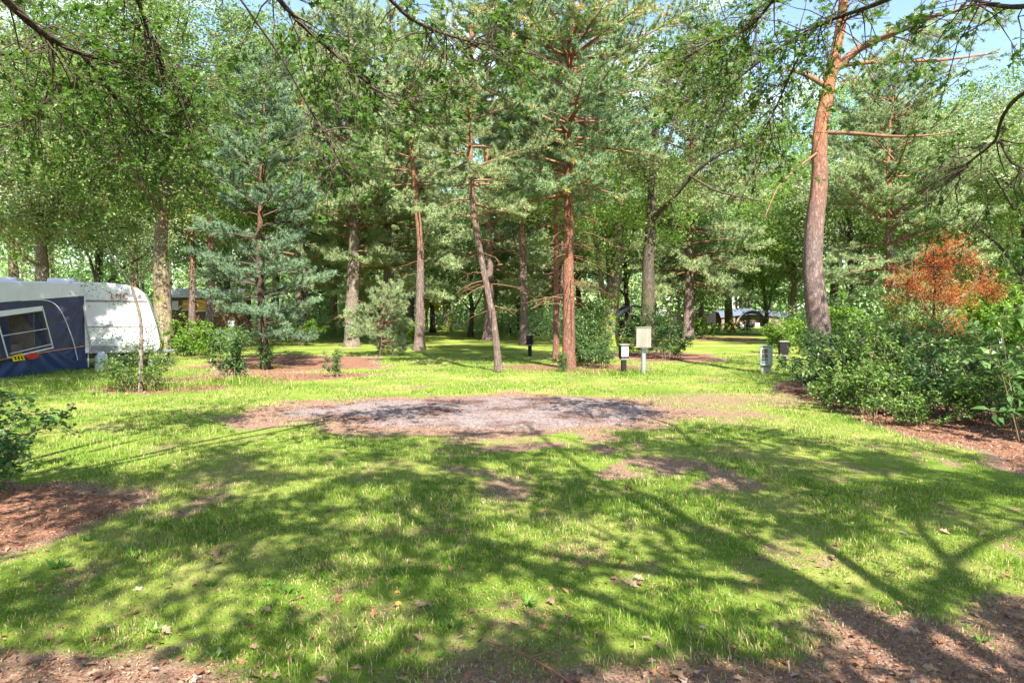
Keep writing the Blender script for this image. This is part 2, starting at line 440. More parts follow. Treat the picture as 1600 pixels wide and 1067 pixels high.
def ground_mat():
    m, nt, out = mat_base('ground'); L = nt.links.new
    ge = N(nt, 'ShaderNodeNewGeometry')
    at = N(nt, 'ShaderNodeAttribute', attribute_name='tint')
    n1 = N(nt, 'ShaderNodeTexNoise', Scale=9.0, Detail=8.0, Roughness=0.7); L(ge.outputs['Position'], n1.inputs['Vector'])
    n2 = N(nt, 'ShaderNodeTexNoise', Scale=0.55, Detail=5.0); L(ge.outputs['Position'], n2.inputs['Vector'])
    n3 = N(nt, 'ShaderNodeTexNoise', Scale=60.0, Detail=4.0, Roughness=0.75); L(ge.outputs['Position'], n3.inputs['Vector'])
    sub = N(nt, 'ShaderNodeMath', operation='SUBTRACT'); L(n1.outputs['Fac'], sub.inputs[0]); sub.inputs[1].default_value = 0.5
    ad = N(nt, 'ShaderNodeMath', operation='MULTIPLY_ADD'); L(sub.outputs['Value'], ad.inputs[0]); ad.inputs[1].default_value = 0.9
    L(at.outputs['Fac'], ad.inputs[2])
    fr = ramp(nt, [(0.30, (0, 0, 0)), (0.62, (1, 1, 1))]); L(ad.outputs['Value'], fr.inputs['Fac'])
    gr = ramp(nt, [(0.3, (0.09, 0.155, 0.018)), (0.47, (0.155, 0.22, 0.032)), (0.59, (0.26, 0.265, 0.075)), (0.7, (0.39, 0.31, 0.18))])
    mixn = N(nt, 'ShaderNodeMixRGB'); mixn.inputs['Fac'].default_value = 0.4
    L(n2.outputs['Fac'], mixn.inputs['Color1']); L(n1.outputs['Fac'], mixn.inputs['Color2']); L(mixn.outputs['Color'], gr.inputs['Fac'])
    so = ramp(nt, [(0.28, (0.10, 0.06, 0.042)), (0.5, (0.23, 0.145, 0.105)), (0.72, (0.40, 0.285, 0.215))]); L(n3.outputs['Fac'], so.inputs['Fac'])
    mx = N(nt, 'ShaderNodeMixRGB'); L(fr.outputs['Color'], mx.inputs['Fac']); L(gr.outputs['Color'], mx.inputs['Color1']); L(so.outputs['Color'], mx.inputs['Color2'])
    p = N(nt, 'ShaderNodeBsdfPrincipled', Roughness=0.95); p.inputs['Specular IOR Level'].default_value = 0.1
    L(mx.outputs['Color'], p.inputs['Base Color'])
    b = N(nt, 'ShaderNodeBump', Strength=0.7, Distance=0.03); L(n3.outputs['Fac'], b.inputs['Height']); L(b.outputs['Normal'], p.inputs['Normal'])
    L(p.outputs['BSDF'], out.inputs['Surface'])
    return m
tag(g.obj('ground', ground_mat()), kind='structure')

def litter_mat(name, stops, scale, bump=0.8, big=None):
    m, nt, out = mat_base(name); L = nt.links.new
    ge = N(nt, 'ShaderNodeNewGeometry')
    n1 = N(nt, 'ShaderNodeTexNoise', Scale=scale, Detail=8.0, Roughness=0.75); L(ge.outputs['Position'], n1.inputs['Vector'])
    v = N(nt, 'ShaderNodeTexVoronoi', Scale=scale * 1.1); L(ge.outputs['Position'], v.inputs['Vector'])
    mm = N(nt, 'ShaderNodeMixRGB'); mm.inputs['Fac'].default_value = 0.45
    L(n1.outputs['Fac'], mm.inputs['Color1']); L(v.outputs['Color'], mm.inputs['Color2'])
    rp = ramp(nt, stops); L(mm.outputs['Color'], rp.inputs['Fac'])
    last = rp.outputs['Color']
    if big:
        n2 = N(nt, 'ShaderNodeTexNoise', Scale=1.1, Detail=6.0, Roughness=0.6); L(ge.outputs['Position'], n2.inputs['Vector'])
        r2 = ramp(nt, [(0.47, (0, 0, 0)), (0.62, (1, 1, 1))]); L(n2.outputs['Fac'], r2.inputs['Fac'])
        m2 = N(nt, 'ShaderNodeMixRGB', blend_type='MULTIPLY'); m2.inputs['Color2'].default_value = rgba(big)
        L(r2.outputs['Color'], m2.inputs['Fac']); L(last, m2.inputs['Color1']); last = m2.outputs['Color']
    p = N(nt, 'ShaderNodeBsdfPrincipled', Roughness=0.95); p.inputs['Specular IOR Level'].default_value = 0.1
    L(last, p.inputs['Base Color'])
    b = N(nt, 'ShaderNodeBump', Strength=bump, Distance=0.025); L(mm.outputs['Color'], b.inputs['Height']); L(b.outputs['Normal'], p.inputs['Normal'])
    L(p.outputs['BSDF'], out.inputs['Surface'])
    return m
M['gravel'] = litter_mat('gravel', [(0.22, (0.135, 0.105, 0.10)), (0.5, (0.20, 0.163, 0.157)), (0.8, (0.30, 0.255, 0.245))], 30, 0.6, (0.48, 0.34, 0.28))
M['mulch'] = litter_mat('mulch', [(0.2, (0.07, 0.035, 0.025)), (0.5, (0.20, 0.10, 0.065)), (0.8, (0.38, 0.24, 0.16))], 42, 0.9)
M['sand'] = litter_mat('sand', [(0.2, (0.42, 0.31, 0.24)), (0.8, (0.60, 0.48, 0.40))], 12, 0.3)

def sheet(name, f, bounds, step, lift, mat, kind='structure', edge=1.0):
    x0, x1, y0, y1 = bounds
    X, Y = np.meshgrid(np.arange(x0, x1, step), np.arange(y0, y1, step))
    ny, nx = X.shape
    V = np.stack([X.ravel(), Y.ravel(), gz(X.ravel(), Y.ravel()) + lift], 1)
    fv = f(X, Y)
    # let the sheet dive under the turf at its edge, so that the rim is soft and ragged
    V[:, 2] -= (np.clip((fv - edge + 0.05) / 0.25, 0, 1) * 0.03).ravel()
    i, j = np.meshgrid(np.arange(nx - 1), np.arange(ny - 1))
    keep = (fv[:-1, :-1] < edge + 0.25)
    k = (j * nx + i)[keep]
    Q = np.stack([k, k + 1, k + nx + 1, k + nx], 1)
    u, inv = np.unique(Q, return_inverse=True)
    gg = Geo(); gg.add(V[u], inv.reshape(Q.shape), None, 0, True)
    return tag(gg.obj(name, mat), kind=kind)

sheet('gravel_patch', gravel_f, (-7, 5, 7.5, 15), 0.12, 0.008, M['gravel'])
for nm, f, b in BEDS:
    sheet('mulch_bed', f, b, 0.2 if b[3] < 27 else 0.4, 0.006, M['mulch'])
def strip(name, pts, w, mat, lift=0.012):
    P = smooth_path([(a, b, 0) for a, b in pts], 60); T = unit(np.gradient(P, axis=0)); S = np.stack([-T[:, 1], T[:, 0], 0 * T[:, 0]], 1)
    wob = 1 + 0.25 * (vnoise(np.arange(60) * 0.5, 0 * np.arange(60), 3) - 0.5)
    rows = []
    for q in (-1, -0.33, 0.33, 1):
        r = P + S * (w / 2 * q * wob)[:, None]; r[:, 2] = gz(r[:, 0], r[:, 1]) + lift; rows.append(r)
    V = np.stack(rows, 1).reshape(-1, 3)
    i, j = np.meshgrid(np.arange(3), np.arange(59)); k = (j * 4 + i).ravel()
    gg = Geo(); gg.add(V, np.stack([k, k + 1, k + 5, k + 4], 1)[:, ::-1], None, 0, True)
    return tag(gg.obj(name, mat), kind='structure')
strip('sandy_path', [(18, 31), (23, 33.5), (30, 35), (44, 36), (70, 40)], 3.2, M['sand'])
strip('sandy_path', [(-40, 66), (-22, 70), (-10, 72), (-2, 78), (4, 95)], 3.5, M['sand'], 0.03)

# ------------------------------------------------------------------ leaves and needles as numpy batches
def rand_unit(n):
    v = rng.normal(size=(n, 3)); return unit(v)

OAK = np.array([(0, 0), (0.28, 0.20), (0.38, 0.10), (0.58, 0.31), (0.70, 0.15), (1.0, 0.0), (0.78, -0.25), (0.62, -0.13), (0.46, -0.30), (0.30, -0.09)])

def add_leaves(geo, C, Nn, D, Ln, W, tint, shape='diamond', mi=0, fold=0.12):
    n = len(C)
    D = unit(D - Nn * np.sum(D * Nn, 1, keepdims=True)); S = np.cross(Nn, D)
    Ln = (np.ones(n) * Ln)[:, None]; W = (np.ones(n) * W)[:, None]
    if shape == 'diamond':
        V = np.stack([C, C + D * Ln * 0.5 + S * W * 0.5 + Nn * Ln * fold, C + D * Ln, C + D * Ln * 0.5 - S * W * 0.5 + Nn * Ln * fold], 1)
        m = 4
    elif shape == 'ovate':
        V = np.stack([C, C + D * Ln * 0.3 + S * W * 0.5 + Nn * Ln * fold, C + D * Ln * 0.65 + S * W * 0.36 + Nn * Ln * fold * 0.8, C + D * Ln - Nn * Ln * fold,
                      C + D * Ln * 0.65 - S * W * 0.36 + Nn * Ln * fold * 0.8, C + D * Ln * 0.3 - S * W * 0.5 + Nn * Ln * fold], 1)
        m = 6
    else:
        V = C[:, None] + D[:, None] * (OAK[None, :, 0:1] * Ln[:, None]) + S[:, None] * (OAK[None, :, 1:2] * 1.15 * Ln[:, None]) \
            + Nn[:, None] * ((np.abs(OAK[None, :, 1:2]) * 0.5 - 0.35 * OAK[None, :, 0:1] ** 2) * fold * 3 * Ln[:, None])
        m = len(OAK)
    geo.add(V.reshape(-1, 3), np.arange(n * m).reshape(n, m), np.repeat(tint, m), mi)

def add_needles(geo, P, D, per, length, width, tint, spread=1.0, shoot=0.14, mi=0):
    n = len(P)
    P = np.repeat(P, per, 0); D = np.repeat(D, per, 0); t = np.repeat(tint, per)
    m = n * per
    base = P + D * rng.uniform(0, shoot, (m, 1))
    d = unit(D * rng.uniform(0.25, 1.1, (m, 1)) + rand_unit(m) * spread)
    S = unit(np.cross(d, rand_unit(m))) * width * 0.5
    Ln = length * rng.uniform(0.7, 1.2, (m, 1))
    V = np.stack([base - S, base + S, base + d * Ln], 1)
    geo.add(V.reshape(-1, 3), np.arange(m * 3).reshape(m, 3), np.repeat(np.clip(t + rng.normal(0, 0.08, m), 0, 1), 3), mi)

# ------------------------------------------------------------------ trees
def interp_path(P, n=24):
    return smooth_path(P, n)

def flare(P, r0, r1, root=1.5, power=0.8):
    z = P[:, 2] - P[0, 2]; t = z / max(z[-1], 1e-6)
    r = r0 + (r1 - r0) * np.clip(t, 0, 1) ** power
    return r * (1 + (root - 1) * np.exp(-z / 0.22))

def make_pine(label, loc, H, base_h, R, trunk_r, path=None, bark='bark_pine', leaf='pine_blue', needles=20, dens=1.0, nlen=0.10, nwid=0.007,
              dead=14, limbs=(), droop=0.25, top_shape=0.55, group=None, whorl=0.5, seed=1, noauto=False, rtop=None, tuft_step=0.13):
    global rng
    rng = np.random.default_rng(seed)
    root = thing('pine_tree', label, 'tree', (loc[0], loc[1], float(gz(loc[0], loc[1])) - 0.03), 0, group)
    P = interp_path(path if path is not None else [(0, 0, 0), (rng.normal(0, .12), rng.normal(0, .12), H * 0.35), (rng.normal(0, .15), rng.normal(0, .15), H * 0.7), (0.1, 0.05, H)], 34)
    rad = flare(P, trunk_r, rtop if rtop else 0.025 if path is None or P[-1, 2] > 0.9 * H else trunk_r * 0.6, 1.35, 0.9)
    g = Geo(); tube(g, P, rad, 14, wob=0.07, seed=seed)
    g.obj('trunk', M[bark], root)
    wb, lf = Geo(), Geo()
    TP, TD = [], []
    def trunk_at(z):
        return np.array([np.interp(z, P[:, 2], P[:, 0]), np.interp(z, P[:, 2], P[:, 1]), z])
    def dress(B, r0, side_from=0.3, tw=1.0):
        """twigs and needle tufts along a branch polyline"""
        L = np.linalg.norm(np.diff(B, axis=0), axis=1).sum()
        tube(wb, B, np.linspace(r0, 0.006, len(B)), 5, tint=0.5)
        T = unit(np.gradient(B, axis=0))
        n = max(2, int(L * (1 - side_from) / (0.17 / dens)))
        for q in range(n):
            t = side_from + (1 - side_from) * (q + rng.uniform(0, 1)) / n
            x = t * (len(B) - 1); a = int(min(x, len(B) - 2)); p = B[a] + (B[a + 1] - B[a]) * (x - a)
            d = T[a]
            sd = np.cross(d, [0, 0, 1.0]); sd = sd / max(np.linalg.norm(sd), 1e-6) * (1 if q % 2 else -1)
            d2 = unit(d * rng.uniform(0.4, 0.9) + sd * rng.uniform(0.5, 1.0) + np.array([0, 0, rng.uniform(-0.25, 0.45)]))
            ln = tw * rng.uniform(0.25, 0.6) * (1.15 - 0.6 * t) * min(1.6, 0.5 + L * 0.4)
            m = max(2, int(ln / tuft_step))
            s = np.linspace(0, 1, m + 1)[:, None]
            tp = p + d2 * ln * s + np.array([0, 0, 1]) * (s ** 2) * ln * rng.uniform(-0.1, 0.3)
            tube(wb, tp, np.linspace(0.008, 0.003, m + 1), 3, tint=0.5)
            TP.append(tp[1:]); TD.append(np.repeat(unit(d2 + np.array([0, 0, 0.25]))[None], m, 0))
        TP.append(B[-2:]); TD.append(T[-2:])
    if not noauto:
        z = base_h
        k = 0
        while z < H - 0.25:
            t = (z - base_h) / (H - base_h)
            env = R * min(1.0, 0.62 + t * 2.2) * max(0.1, (1 - t)) ** top_shape
            for b in range(int(rng.integers(3, 6))):
                az = rng.uniform(0, 2 * math.pi)
                ln = env * rng.uniform(0.6, 1.15)
                if rng.uniform() < 0.1: continue
                el = math.radians(rng.uniform(-8, 22) + 30 * t)
                m = 7; s = np.linspace(0, 1, m)
                d = np.array([math.cos(az), math.sin(az), 0])
                zz = np.tan(el) * ln * s - droop * ln * s * s * (1 - t) + 0.12 * ln * s ** 4
                B = trunk_at(z + rng.uniform(-0.12, 0.12)) + d * (ln * s)[:, None] + np.array([0, 0, 1]) * zz[:, None] + rng.normal(0, 0.03, (m, 3)) * s[:, None]
                dress(B, 0.012 + 0.014 * ln)
            z += whorl * rng.uniform(0.8, 1.2)
        dress(np.array([trunk_at(H - 0.6), trunk_at(H - 0.3), trunk_at(H) + [0, 0, 0.3]]), 0.02, 0.0)
    for LP in limbs:
        B = smooth_path(np.asarray(LP['p']), 14); tube(wb, B, np.linspace(LP['r'], LP.get('r1', 0.02), 14), 8)
        if LP.get('leaf', True):
            for q in range(LP.get('n', 10)):
                t = rng.uniform(LP.get('from', 0.3), 1.0); x = t * 13; a = int(min(x, 12)); p = B[a] + (B[a + 1] - B[a]) * (x - a)
                d = unit(B[min(a + 1, 13)] - B[a])
                dd = unit(d * 0.7 + rand_unit(1)[0] * 0.9 + np.array([0, 0, 0.15])); ln = LP.get('ln', 0.9) * rng.uniform(0.5, 1.2)
                s = np.linspace(0, 1, 6)[:, None]
                dress(p + dd * ln * s + rng.normal(0, 0.03, (6, 3)) * s - np.array([0, 0, 1]) * 0.15 * ln * s ** 2, 0.014, 0.25)
    for q in range(dead):
        z = rng.uniform(0.35, 1.0) * max(base_h, 1.5); az = rng.uniform(0, 6.28); ln = rng.uniform(0.3, 1.3) * min(1, R / 2)
        s = np.linspace(0, 1, 5)[:, None]
        B = trunk_at(z) + np.array([math.cos(az), math.sin(az), 0]) * ln * s + np.array([0, 0, 1]) * (rng.uniform(-0.1, 0.25) * s - 0.35 * s ** 2) * ln + rng.normal(0, 0.02, (5, 3)) * s
        tube(wb, B, np.linspace(0.013, 0.004, 5), 4)
        for w in range(3):
            p = B[int(rng.integers(2, 5))]; d = unit(np.array([math.cos(az), math.sin(az), 0]) + rand_unit(1)[0] * 0.8)
            tube(wb, np.array([p, p + d * 0.15, p + d * 0.3 + [0, 0, -0.04]]), [0.005, 0.004, 0.002], 3)
    wb.obj('branches', M['twig_pine'] if bark != 'bark_dark' else M['twig'], root)
    if TP:
        TP_, TD_ = np.concatenate(TP), np.concatenate(TD)
        zc = noise3(TP_ * 1.4, seed)
        add_needles(lf, TP_, TD_, needles, nlen, nwid, np.clip(0.15 + 0.8 * zc + rng.normal(0, 0.13, len(TP_)), 0, 1))
        lf.obj('crown', M[leaf], root)
    return root

def make_oak(label, loc, H, base_h, R, trunk_r, path=None, limbs=None, bark='bark_oak', leaf='oak_leaf', clumps=420, per=80, lsize=0.13, crad=0.40,
             gap=0.42, seed=1, group=None, nlimb=6, shape='diamond', name='oak_tree', rotz=0, low=0.0, center=(0, 0), extra=None, stretch=(1, 1), extra_leaf=None, filt=None, twig='twig'):
    global rng
    rng = np.random.default_rng(seed)
    root = thing(name, label, 'tree', (loc[0], loc[1], float(gz(loc[0], loc[1])) - 0.03), rotz, group)
    if path is None:
        path = [(0, 0, 0), (rng.normal(0, .1), rng.normal(0, .1), base_h * 0.6), (rng.normal(0, .25), rng.normal(0, .25), base_h * 1.1), (rng.normal(0, .4), rng.normal(0, .4), H * 0.8)]
    P = interp_path(path, 26)
    g = Geo(); tube(g, P, flare(P, trunk_r, trunk_r * 0.16, 1.6, 1.0), 14, wob=0.09, seed=seed)
    skel = [P[P[:, 2] > base_h * 0.75]]
    if limbs is None:
        limbs = []
        for q in range(nlimb):
            z = base_h * rng.uniform(0.85, 1.0) + (H - base_h) * 0.45 * (q / max(nlimb - 1, 1)) ** 1.2
            az = q * 2.4 + rng.uniform(-0.5, 0.5)
            p0 = np.array([np.interp(z, P[:, 2], P[:, 0]), np.interp(z, P[:, 2], P[:, 1]), z])
            rr = R * rng.uniform(0.6, 0.9); up = rng.uniform(0.35, 0.75) * (H - z)
            d = np.array([math.cos(az), math.sin(az), 0])
            limbs.append(dict(p=[p0, p0 + d * rr * 0.3 + [0, 0, up * 0.35], p0 + d * rr * 0.65 + [0, 0, up * 0.6] + rng.normal(0, 0.2, 3), p0 + d * rr + [0, 0, up * 0.95]], r=trunk_r * rng.uniform(0.3, 0.5)))
    for LB in limbs:
        B = smooth_path(LB['p'], 14); tube(g, B, np.linspace(LB['r'], LB.get('r1', 0.025), 14), 8, wob=0.06, seed=seed)
        skel.append(B)
    g.obj('trunk', M[bark], root)
    # clump centres spread through the crown's volume
    n = clumps * 4
    c = rand_unit(n) * rng.uniform(0.15, 1, (n, 1)) ** (1 / 2.3)
    hz = (H - base_h) / 2
    c = c * np.array([R * stretch[0], R * stretch[1], hz]) + np.array([center[0], center[1], base_h + hz - low])
    keep = noise3(c * 0.55, seed) + rng.normal(0, 0.04, n) > gap
    c = c[keep]
    if filt is not None: c = c[filt(c)]
    c = c[:clumps]
    S = np.concatenate(skel)
    order = np.argsort(np.min(np.linalg.norm(c[:, None] - S[None, ::2], axis=2), axis=1))
    wb = Geo()
    for q in order:
        p = c[q]
        dz = p[2] - S[:, 2]
        dd = np.linalg.norm(S - p, axis=1) + 0.6 * np.maximum(-dz, 0)
        a = S[np.argmin(dd)]
        L = np.linalg.norm(p - a)
        if L < 0.05: continue
        m = 6; s = np.linspace(0, 1, m)[:, None]
        B = a + (p - a) * s + np.array([0, 0, 1]) * (np.sin(s * np.pi) * 0.12 * L) + rng.normal(0, 0.05 * L, (m, 3)) * np.sin(s * np.pi)
        tube(wb, B, np.linspace(0.012 + 0.011 * L, 0.006, m), 4)
        S = np.concatenate([S, B[2:]])
        for w in range(3):
            d = unit(unit((p - a)[None])[0] + rand_unit(1)[0] * 1.0); ln = crad * rng.uniform(0.5, 1.0)
            tube(wb, np.array([B[4], B[4] + d * ln * 0.5, B[4] + d * ln + [0, 0, -0.05]]), [0.007, 0.005, 0.003], 3)
    if extra is not None: extra(wb)
    wb.obj('branches', M[twig], root)
    lf = Geo()
    m = len(c) * per
    C = np.repeat(c, per, 0) + rng.normal(size=(m, 3)) * np.array([crad, crad, crad * 0.5]) * np.repeat(rng.uniform(0.6, 1.2, (len(c), 1)), per, 0)
    ti = np.clip(np.repeat(np.clip(0.1 + 0.75 * noise3(c * 0.9, seed + 3), 0, 1), per) + rng.normal(0, 0.17, m), 0, 1)
    Nn = unit(np.array([0, 0, 0.75]) + rand_unit(m) * 0.9)
    add_leaves(lf, C, Nn, rand_unit(m), lsize * rng.uniform(0.7, 1.25, m), lsize * 0.55, ti, shape)
    if extra_leaf is not None: extra_leaf(lf)
    lf.obj('crown', M[leaf], root)
    return root

def off(base, depth, pix):
    """polyline through (px, py[, metres nearer/farther]) pixels at the tree's own distance, in the tree's local frame"""
    out = []
    for q in pix:
        p = pt(q[0], q[1], depth + (q[2] if len(q) > 2 else 0)); out.append((p[0] - base[0], p[1] - base[1], p[2] + 0.03))
    return out

# --- the pines one meets first
D = 19.4; b = spot(889, D)
pine_main = make_pine('tall red-barked pine with straight trunk in the middle, beside the white-fronted post', b, 15.5, 5.0, 3.2, 0.185,
    path=[(0, 0, 0), (-0.02, 0, 3), (-0.03, 0, 6), (0.02, 0, 9), (0.05, 0.1, 15.5)], bark='bark_rust', leaf='pine_warm', needles=46, dens=1.6, nlen=0.12, nwid=0.018, dead=22, seed=3, top_shape=0.35, whorl=0.42)
D = 18.6; b = spot(778, D)
pine_lean = make_pine('slim pine with a leaning crooked trunk left of the middle', b, 10.6, 4.2, 2.4, 0.10,
    path=off(b, D, [(779, 580), (778, 560), (772, 505), (760, 445), (748, 385), (737, 310), (734, 230), (735, 150), (737, 40)]), bark='bark_pine', leaf='pine_blue', needles=50, dens=1.7, nlen=0.12, nwid=0.018, dead=16, seed=4, whorl=0.36)
D = 20.0; b = spot(414, D)
pine_small = make_pine('young blue-green pine with foliage almost down to the ground', b, 8.8, 1.0, 1.9, 0.13, top_shape=0.38,
    bark='bark_dark', leaf='pine_deep', needles=56, dens=2.1, nlen=0.12, nwid=0.018, dead=10, seed=5, whorl=0.36, droop=0.12)
D = 33.0; b = spot(551, D)
pine_thick = make_pine('thick pale-barked pine behind the young blue-green pine', b, 16.5, 4.2, 3.6, 0.36,
    path=off(b, D, [(550, 545), (549, 500), (553, 400), (551, 300), (545, 200), (540, 120), (538, -40)]), bark='bark_grey', leaf='pine_blue', needles=38, dens=1.3, nlen=0.18, nwid=0.028, dead=10, seed=6, tuft_step=0.18)
D = 23.0; b = spot(869, D)
make_pine('thin pine standing just left behind the tall red-barked pine', b, 10.5, 5.6, 1.9, 0.115, bark='bark_rust', leaf='pine_blue', needles=40, dens=1.4, nlen=0.13, nwid=0.02, dead=20, seed=7)
D = 32.0; b = spot(329, D)
make_pine('pink-barked leaning pine right of the thick mossy oak', b, 14, 8.2, 2.6, 0.22,
    path=off(b, D, [(324, 548), (327, 500), (331, 430), (328, 340), (334, 260), (338, 180), (340, 40)]), bark='bark_red', leaf='pine_blue', needles=34, dens=1.2, nlen=0.18, nwid=0.028, dead=12, seed=8, tuft_step=0.18)
D = 31.0; b = spot(1392, D)
pine_soft = make_pine('broad soft blue-green pine filling the space right of the big red pine', b, 13.2, 2.6, 4.3, 0.25, bark='bark_red', leaf='pine_blue', needles=42, dens=1.3, nlen=0.18, nwid=0.028, dead=6, seed=9, tuft_step=0.18, whorl=0.55)
# --- the big red pine on the right, its lower limbs reaching to the right
D = 16.8; b = spot(1284, D)
limb = lambda pix, r, **kw: dict(p=off(b, D, pix), r=r, **kw)
make_pine('big red-orange pine with twisted trunk rising from the bushes on the right', b, 14.0, 9.6, 2.6, 0.30, rtop=0.05,
    path=off(b, D, [(1288, 596), (1285, 560), (1277, 490), (1270, 430), (1270, 380), (1276, 320), (1283, 270), (1278, 235), (1281, 200), (1292, 150), (1303, 100), (1318, 20), (1322, -200)]), bark='bark_red', leaf='pine_warm', needles=38, dens=1.3, nlen=0.11, nwid=0.015, seed=10, dead=5,
    limbs=[limb([(1298, 140), (1280, 128), (1258, 116), (1232, 108)], 0.075, r1=0.045, leaf=False),
           limb([(1301, 112), (1325, 88), (1350, 70), (1400, 52, -1), (1462, 22, -1.5), (1540, 8, -2)], 0.11, n=20, ln=1.3),
           limb([(1303, 104), (1330, 100), (1372, 96, 0.5), (1470, 95, 0.8), (1560, 82, 1)], 0.06, n=9, **{'from': 0.15}, ln=0.9),
           limb([(1292, 207), (1330, 208, -0.3), (1395, 214, -1), (1472, 211, -1.4), (1490, 205, -1.5)], 0.055, r1=0.015, leaf=False),
           limb([(1282, 235), (1255, 255, -0.5), (1215, 290, -1), (1195, 340, -1.2)], 0.03, r1=0.01, leaf=False)])
# --- oaks
D = 26.0; b = spot(256, D)
limb = lambda pix, r, **kw: dict(p=off(b, D, pix), r=r, **kw)
oak_left = make_oak('thick mossy oak rising beside the front of the white caravan', b, 14.5, 5.0, 5.6, 0.36,
    path=off(b, D, [(257, 565), (256, 520), (252, 440), (250, 360), (258, 300), (266, 240), (272, 160), (276, 60)]),
    limbs=[limb([(250, 335), (222, 290, -1), (180, 235, -2), (135, 180, -3), (110, 120, -3)], 0.15), limb([(258, 300), (285, 250, 1), (305, 180, 1.5), (330, 120, 2)], 0.10),
           limb([(264, 250), (235, 190, 1), (205, 120, 2), (190, 60, 2)], 0.09), limb([(256, 310), (300, 290, -1), (345, 282, -2), (395, 290, -2.5)], 0.055), limb([(268, 200), (300, 140, -1), (325, 60, -1)], 0.08)],
    leaf='oak_fresh', clumps=400, per=85, lsize=0.13, gap=0.44, seed=21)
D = 29.0; b = spot(66, D)
limb = lambda pix, r, **kw: dict(p=off(b, D, pix), r=r, **kw)
oak_pale = make_oak('pale-leaved oak with forked trunk behind the caravan roof', b, 13.5, 4.2, 5.6, 0.33,
    path=off(b, D, [(66, 555), (66, 480), (66, 420), (64, 390), (60, 340), (66, 290), (72, 240), (76, 120)]),
    limbs=[limb([(64, 392), (80, 345), (88, 315), (100, 290), (112, 270, 1), (150, 240, 2)], 0.16), limb([(61, 345), (45, 310, -1), (22, 290, -1), (-15, 280, -1.5), (-50, 262, -2)], 0.12),
           limb([(62, 330), (50, 280, 1), (40, 220, 1), (45, 150, 1)], 0.09), limb([(64, 418), (40, 405, -1), (18, 370, -1.5), (-10, 355, -2)], 0.07), limb([(84, 330), (78, 270, -1), (85, 200, -1)], 0.08)],
    bark='bark_grey', leaf='oak_pale', clumps=400, per=85, lsize=0.14, gap=0.43, seed=22)
D = 30.0; b = spot(1013, D)
limb = lambda pix, r, **kw: dict(p=off(b, D, pix), r=r, **kw)
oak_dark = make_oak('dark-trunked oak behind the grey box, one heavy limb bending right', b, 15.5, 6.0, 6.2, 0.33,
    path=off(b, D, [(1012, 548), (1012, 480), (1013, 400), (1018, 340), (1020, 280), (1022, 220), (1030, 150), (1040, 60)]),
    limbs=[limb([(1018, 345), (1040, 320, -1), (1062, 300, -1.5), (1080, 272, -2), (1105, 252, -2.5), (1150, 228, -3), (1210, 215, -3.5)], 0.15), limb([(1021, 270), (1050, 210, 1), (1062, 150, 1.5), (1075, 80, 2)], 0.11),
           limb([(1020, 300), (1000, 250, 1), (985, 200, 1), (970, 120, 1)], 0.09), limb([(1078, 275, -2), (1120, 300, -3), (1190, 315, -4)], 0.06), limb([(1024, 200), (1000, 150, -1), (990, 80, -1)], 0.07)],
    bark='bark_dark_oak', leaf='oak_brown', clumps=360, per=80, lsize=0.13, gap=0.47, seed=23)
D = 33.0; b = spot(953, D)
limb = lambda pix, r, **kw: dict(p=off(b, D, pix), r=r, **kw)
oak_moss = make_oak('mossy oak splitting low into several stems behind the grey box', b, 12.5, 3.6, 4.4, 0.42,
    path=off(b, D, [(951, 540), (952, 510), (954, 480), (962, 430), (966, 380), (972, 300), (985, 180)]),
    limbs=[limb([(952, 500), (943, 460), (936, 420), (930, 360), (925, 260)], 0.17), limb([(955, 470), (950, 420, 1), (948, 340, 1), (940, 240, 1)], 0.13), limb([(963, 420), (985, 380, 1), (1000, 320, 2)], 0.08)],
    bark='bark_moss', leaf='oak_leaf', clumps=300, per=75, lsize=0.14, gap=0.43, seed=24)
# two general oaks and a general pine, copied through the background
oak_a = make_oak('x', (0, 0), 12.5, 3.0, 4.6, 0.24, leaf='oak_pale', bark='bark_dark_oak', clumps=340, per=75, lsize=0.17, crad=0.48, gap=0.40, seed=31, nlimb=7)
oak_b = make_oak('x', (0, 0), 14.0, 4.0, 4.8, 0.27, leaf='oak_leaf', bark='bark_moss', clumps=340, per=75, lsize=0.17, crad=0.48, gap=0.40, seed=32, nlimb=7)
oak_c = make_oak('x', (0, 0), 9.5, 1.5, 3.8, 0.17, leaf='far_leaf', bark='bark_dark_oak', clumps=300, per=75, lsize=0.17, crad=0.48, gap=0.38, seed=33, nlimb=8)
pine_a = make_pine('x', (0, 0), 14.0, 6.5, 2.9, 0.24, leaf='pine_blue', needles=40, dens=1.4, nlen=0.18, nwid=0.028, dead=14, seed=34, tuft_step=0.18, bark='bark_pine')

first_used = {'none'}; pine_soft2 = pine_soft; first_used.add(pine_soft.name)
def put(src, px, depth, label, rz=0.0, s=1.0, group='trees of the wood behind the pitch', abs_xy=None):
    x, y = abs_xy if abs_xy else spot(px, depth)
    loc = (x, y, float(gz(x, y)) - 0.05)
    if src.name not in first_used:
        first_used.add(src.name); src.location = loc; src.rotation_euler = (0, 0, rz); src.scale = (s,) * 3; src['label'] = label; src['group'] = group
        return src
    return dup(src, loc, rz, s, label, group)

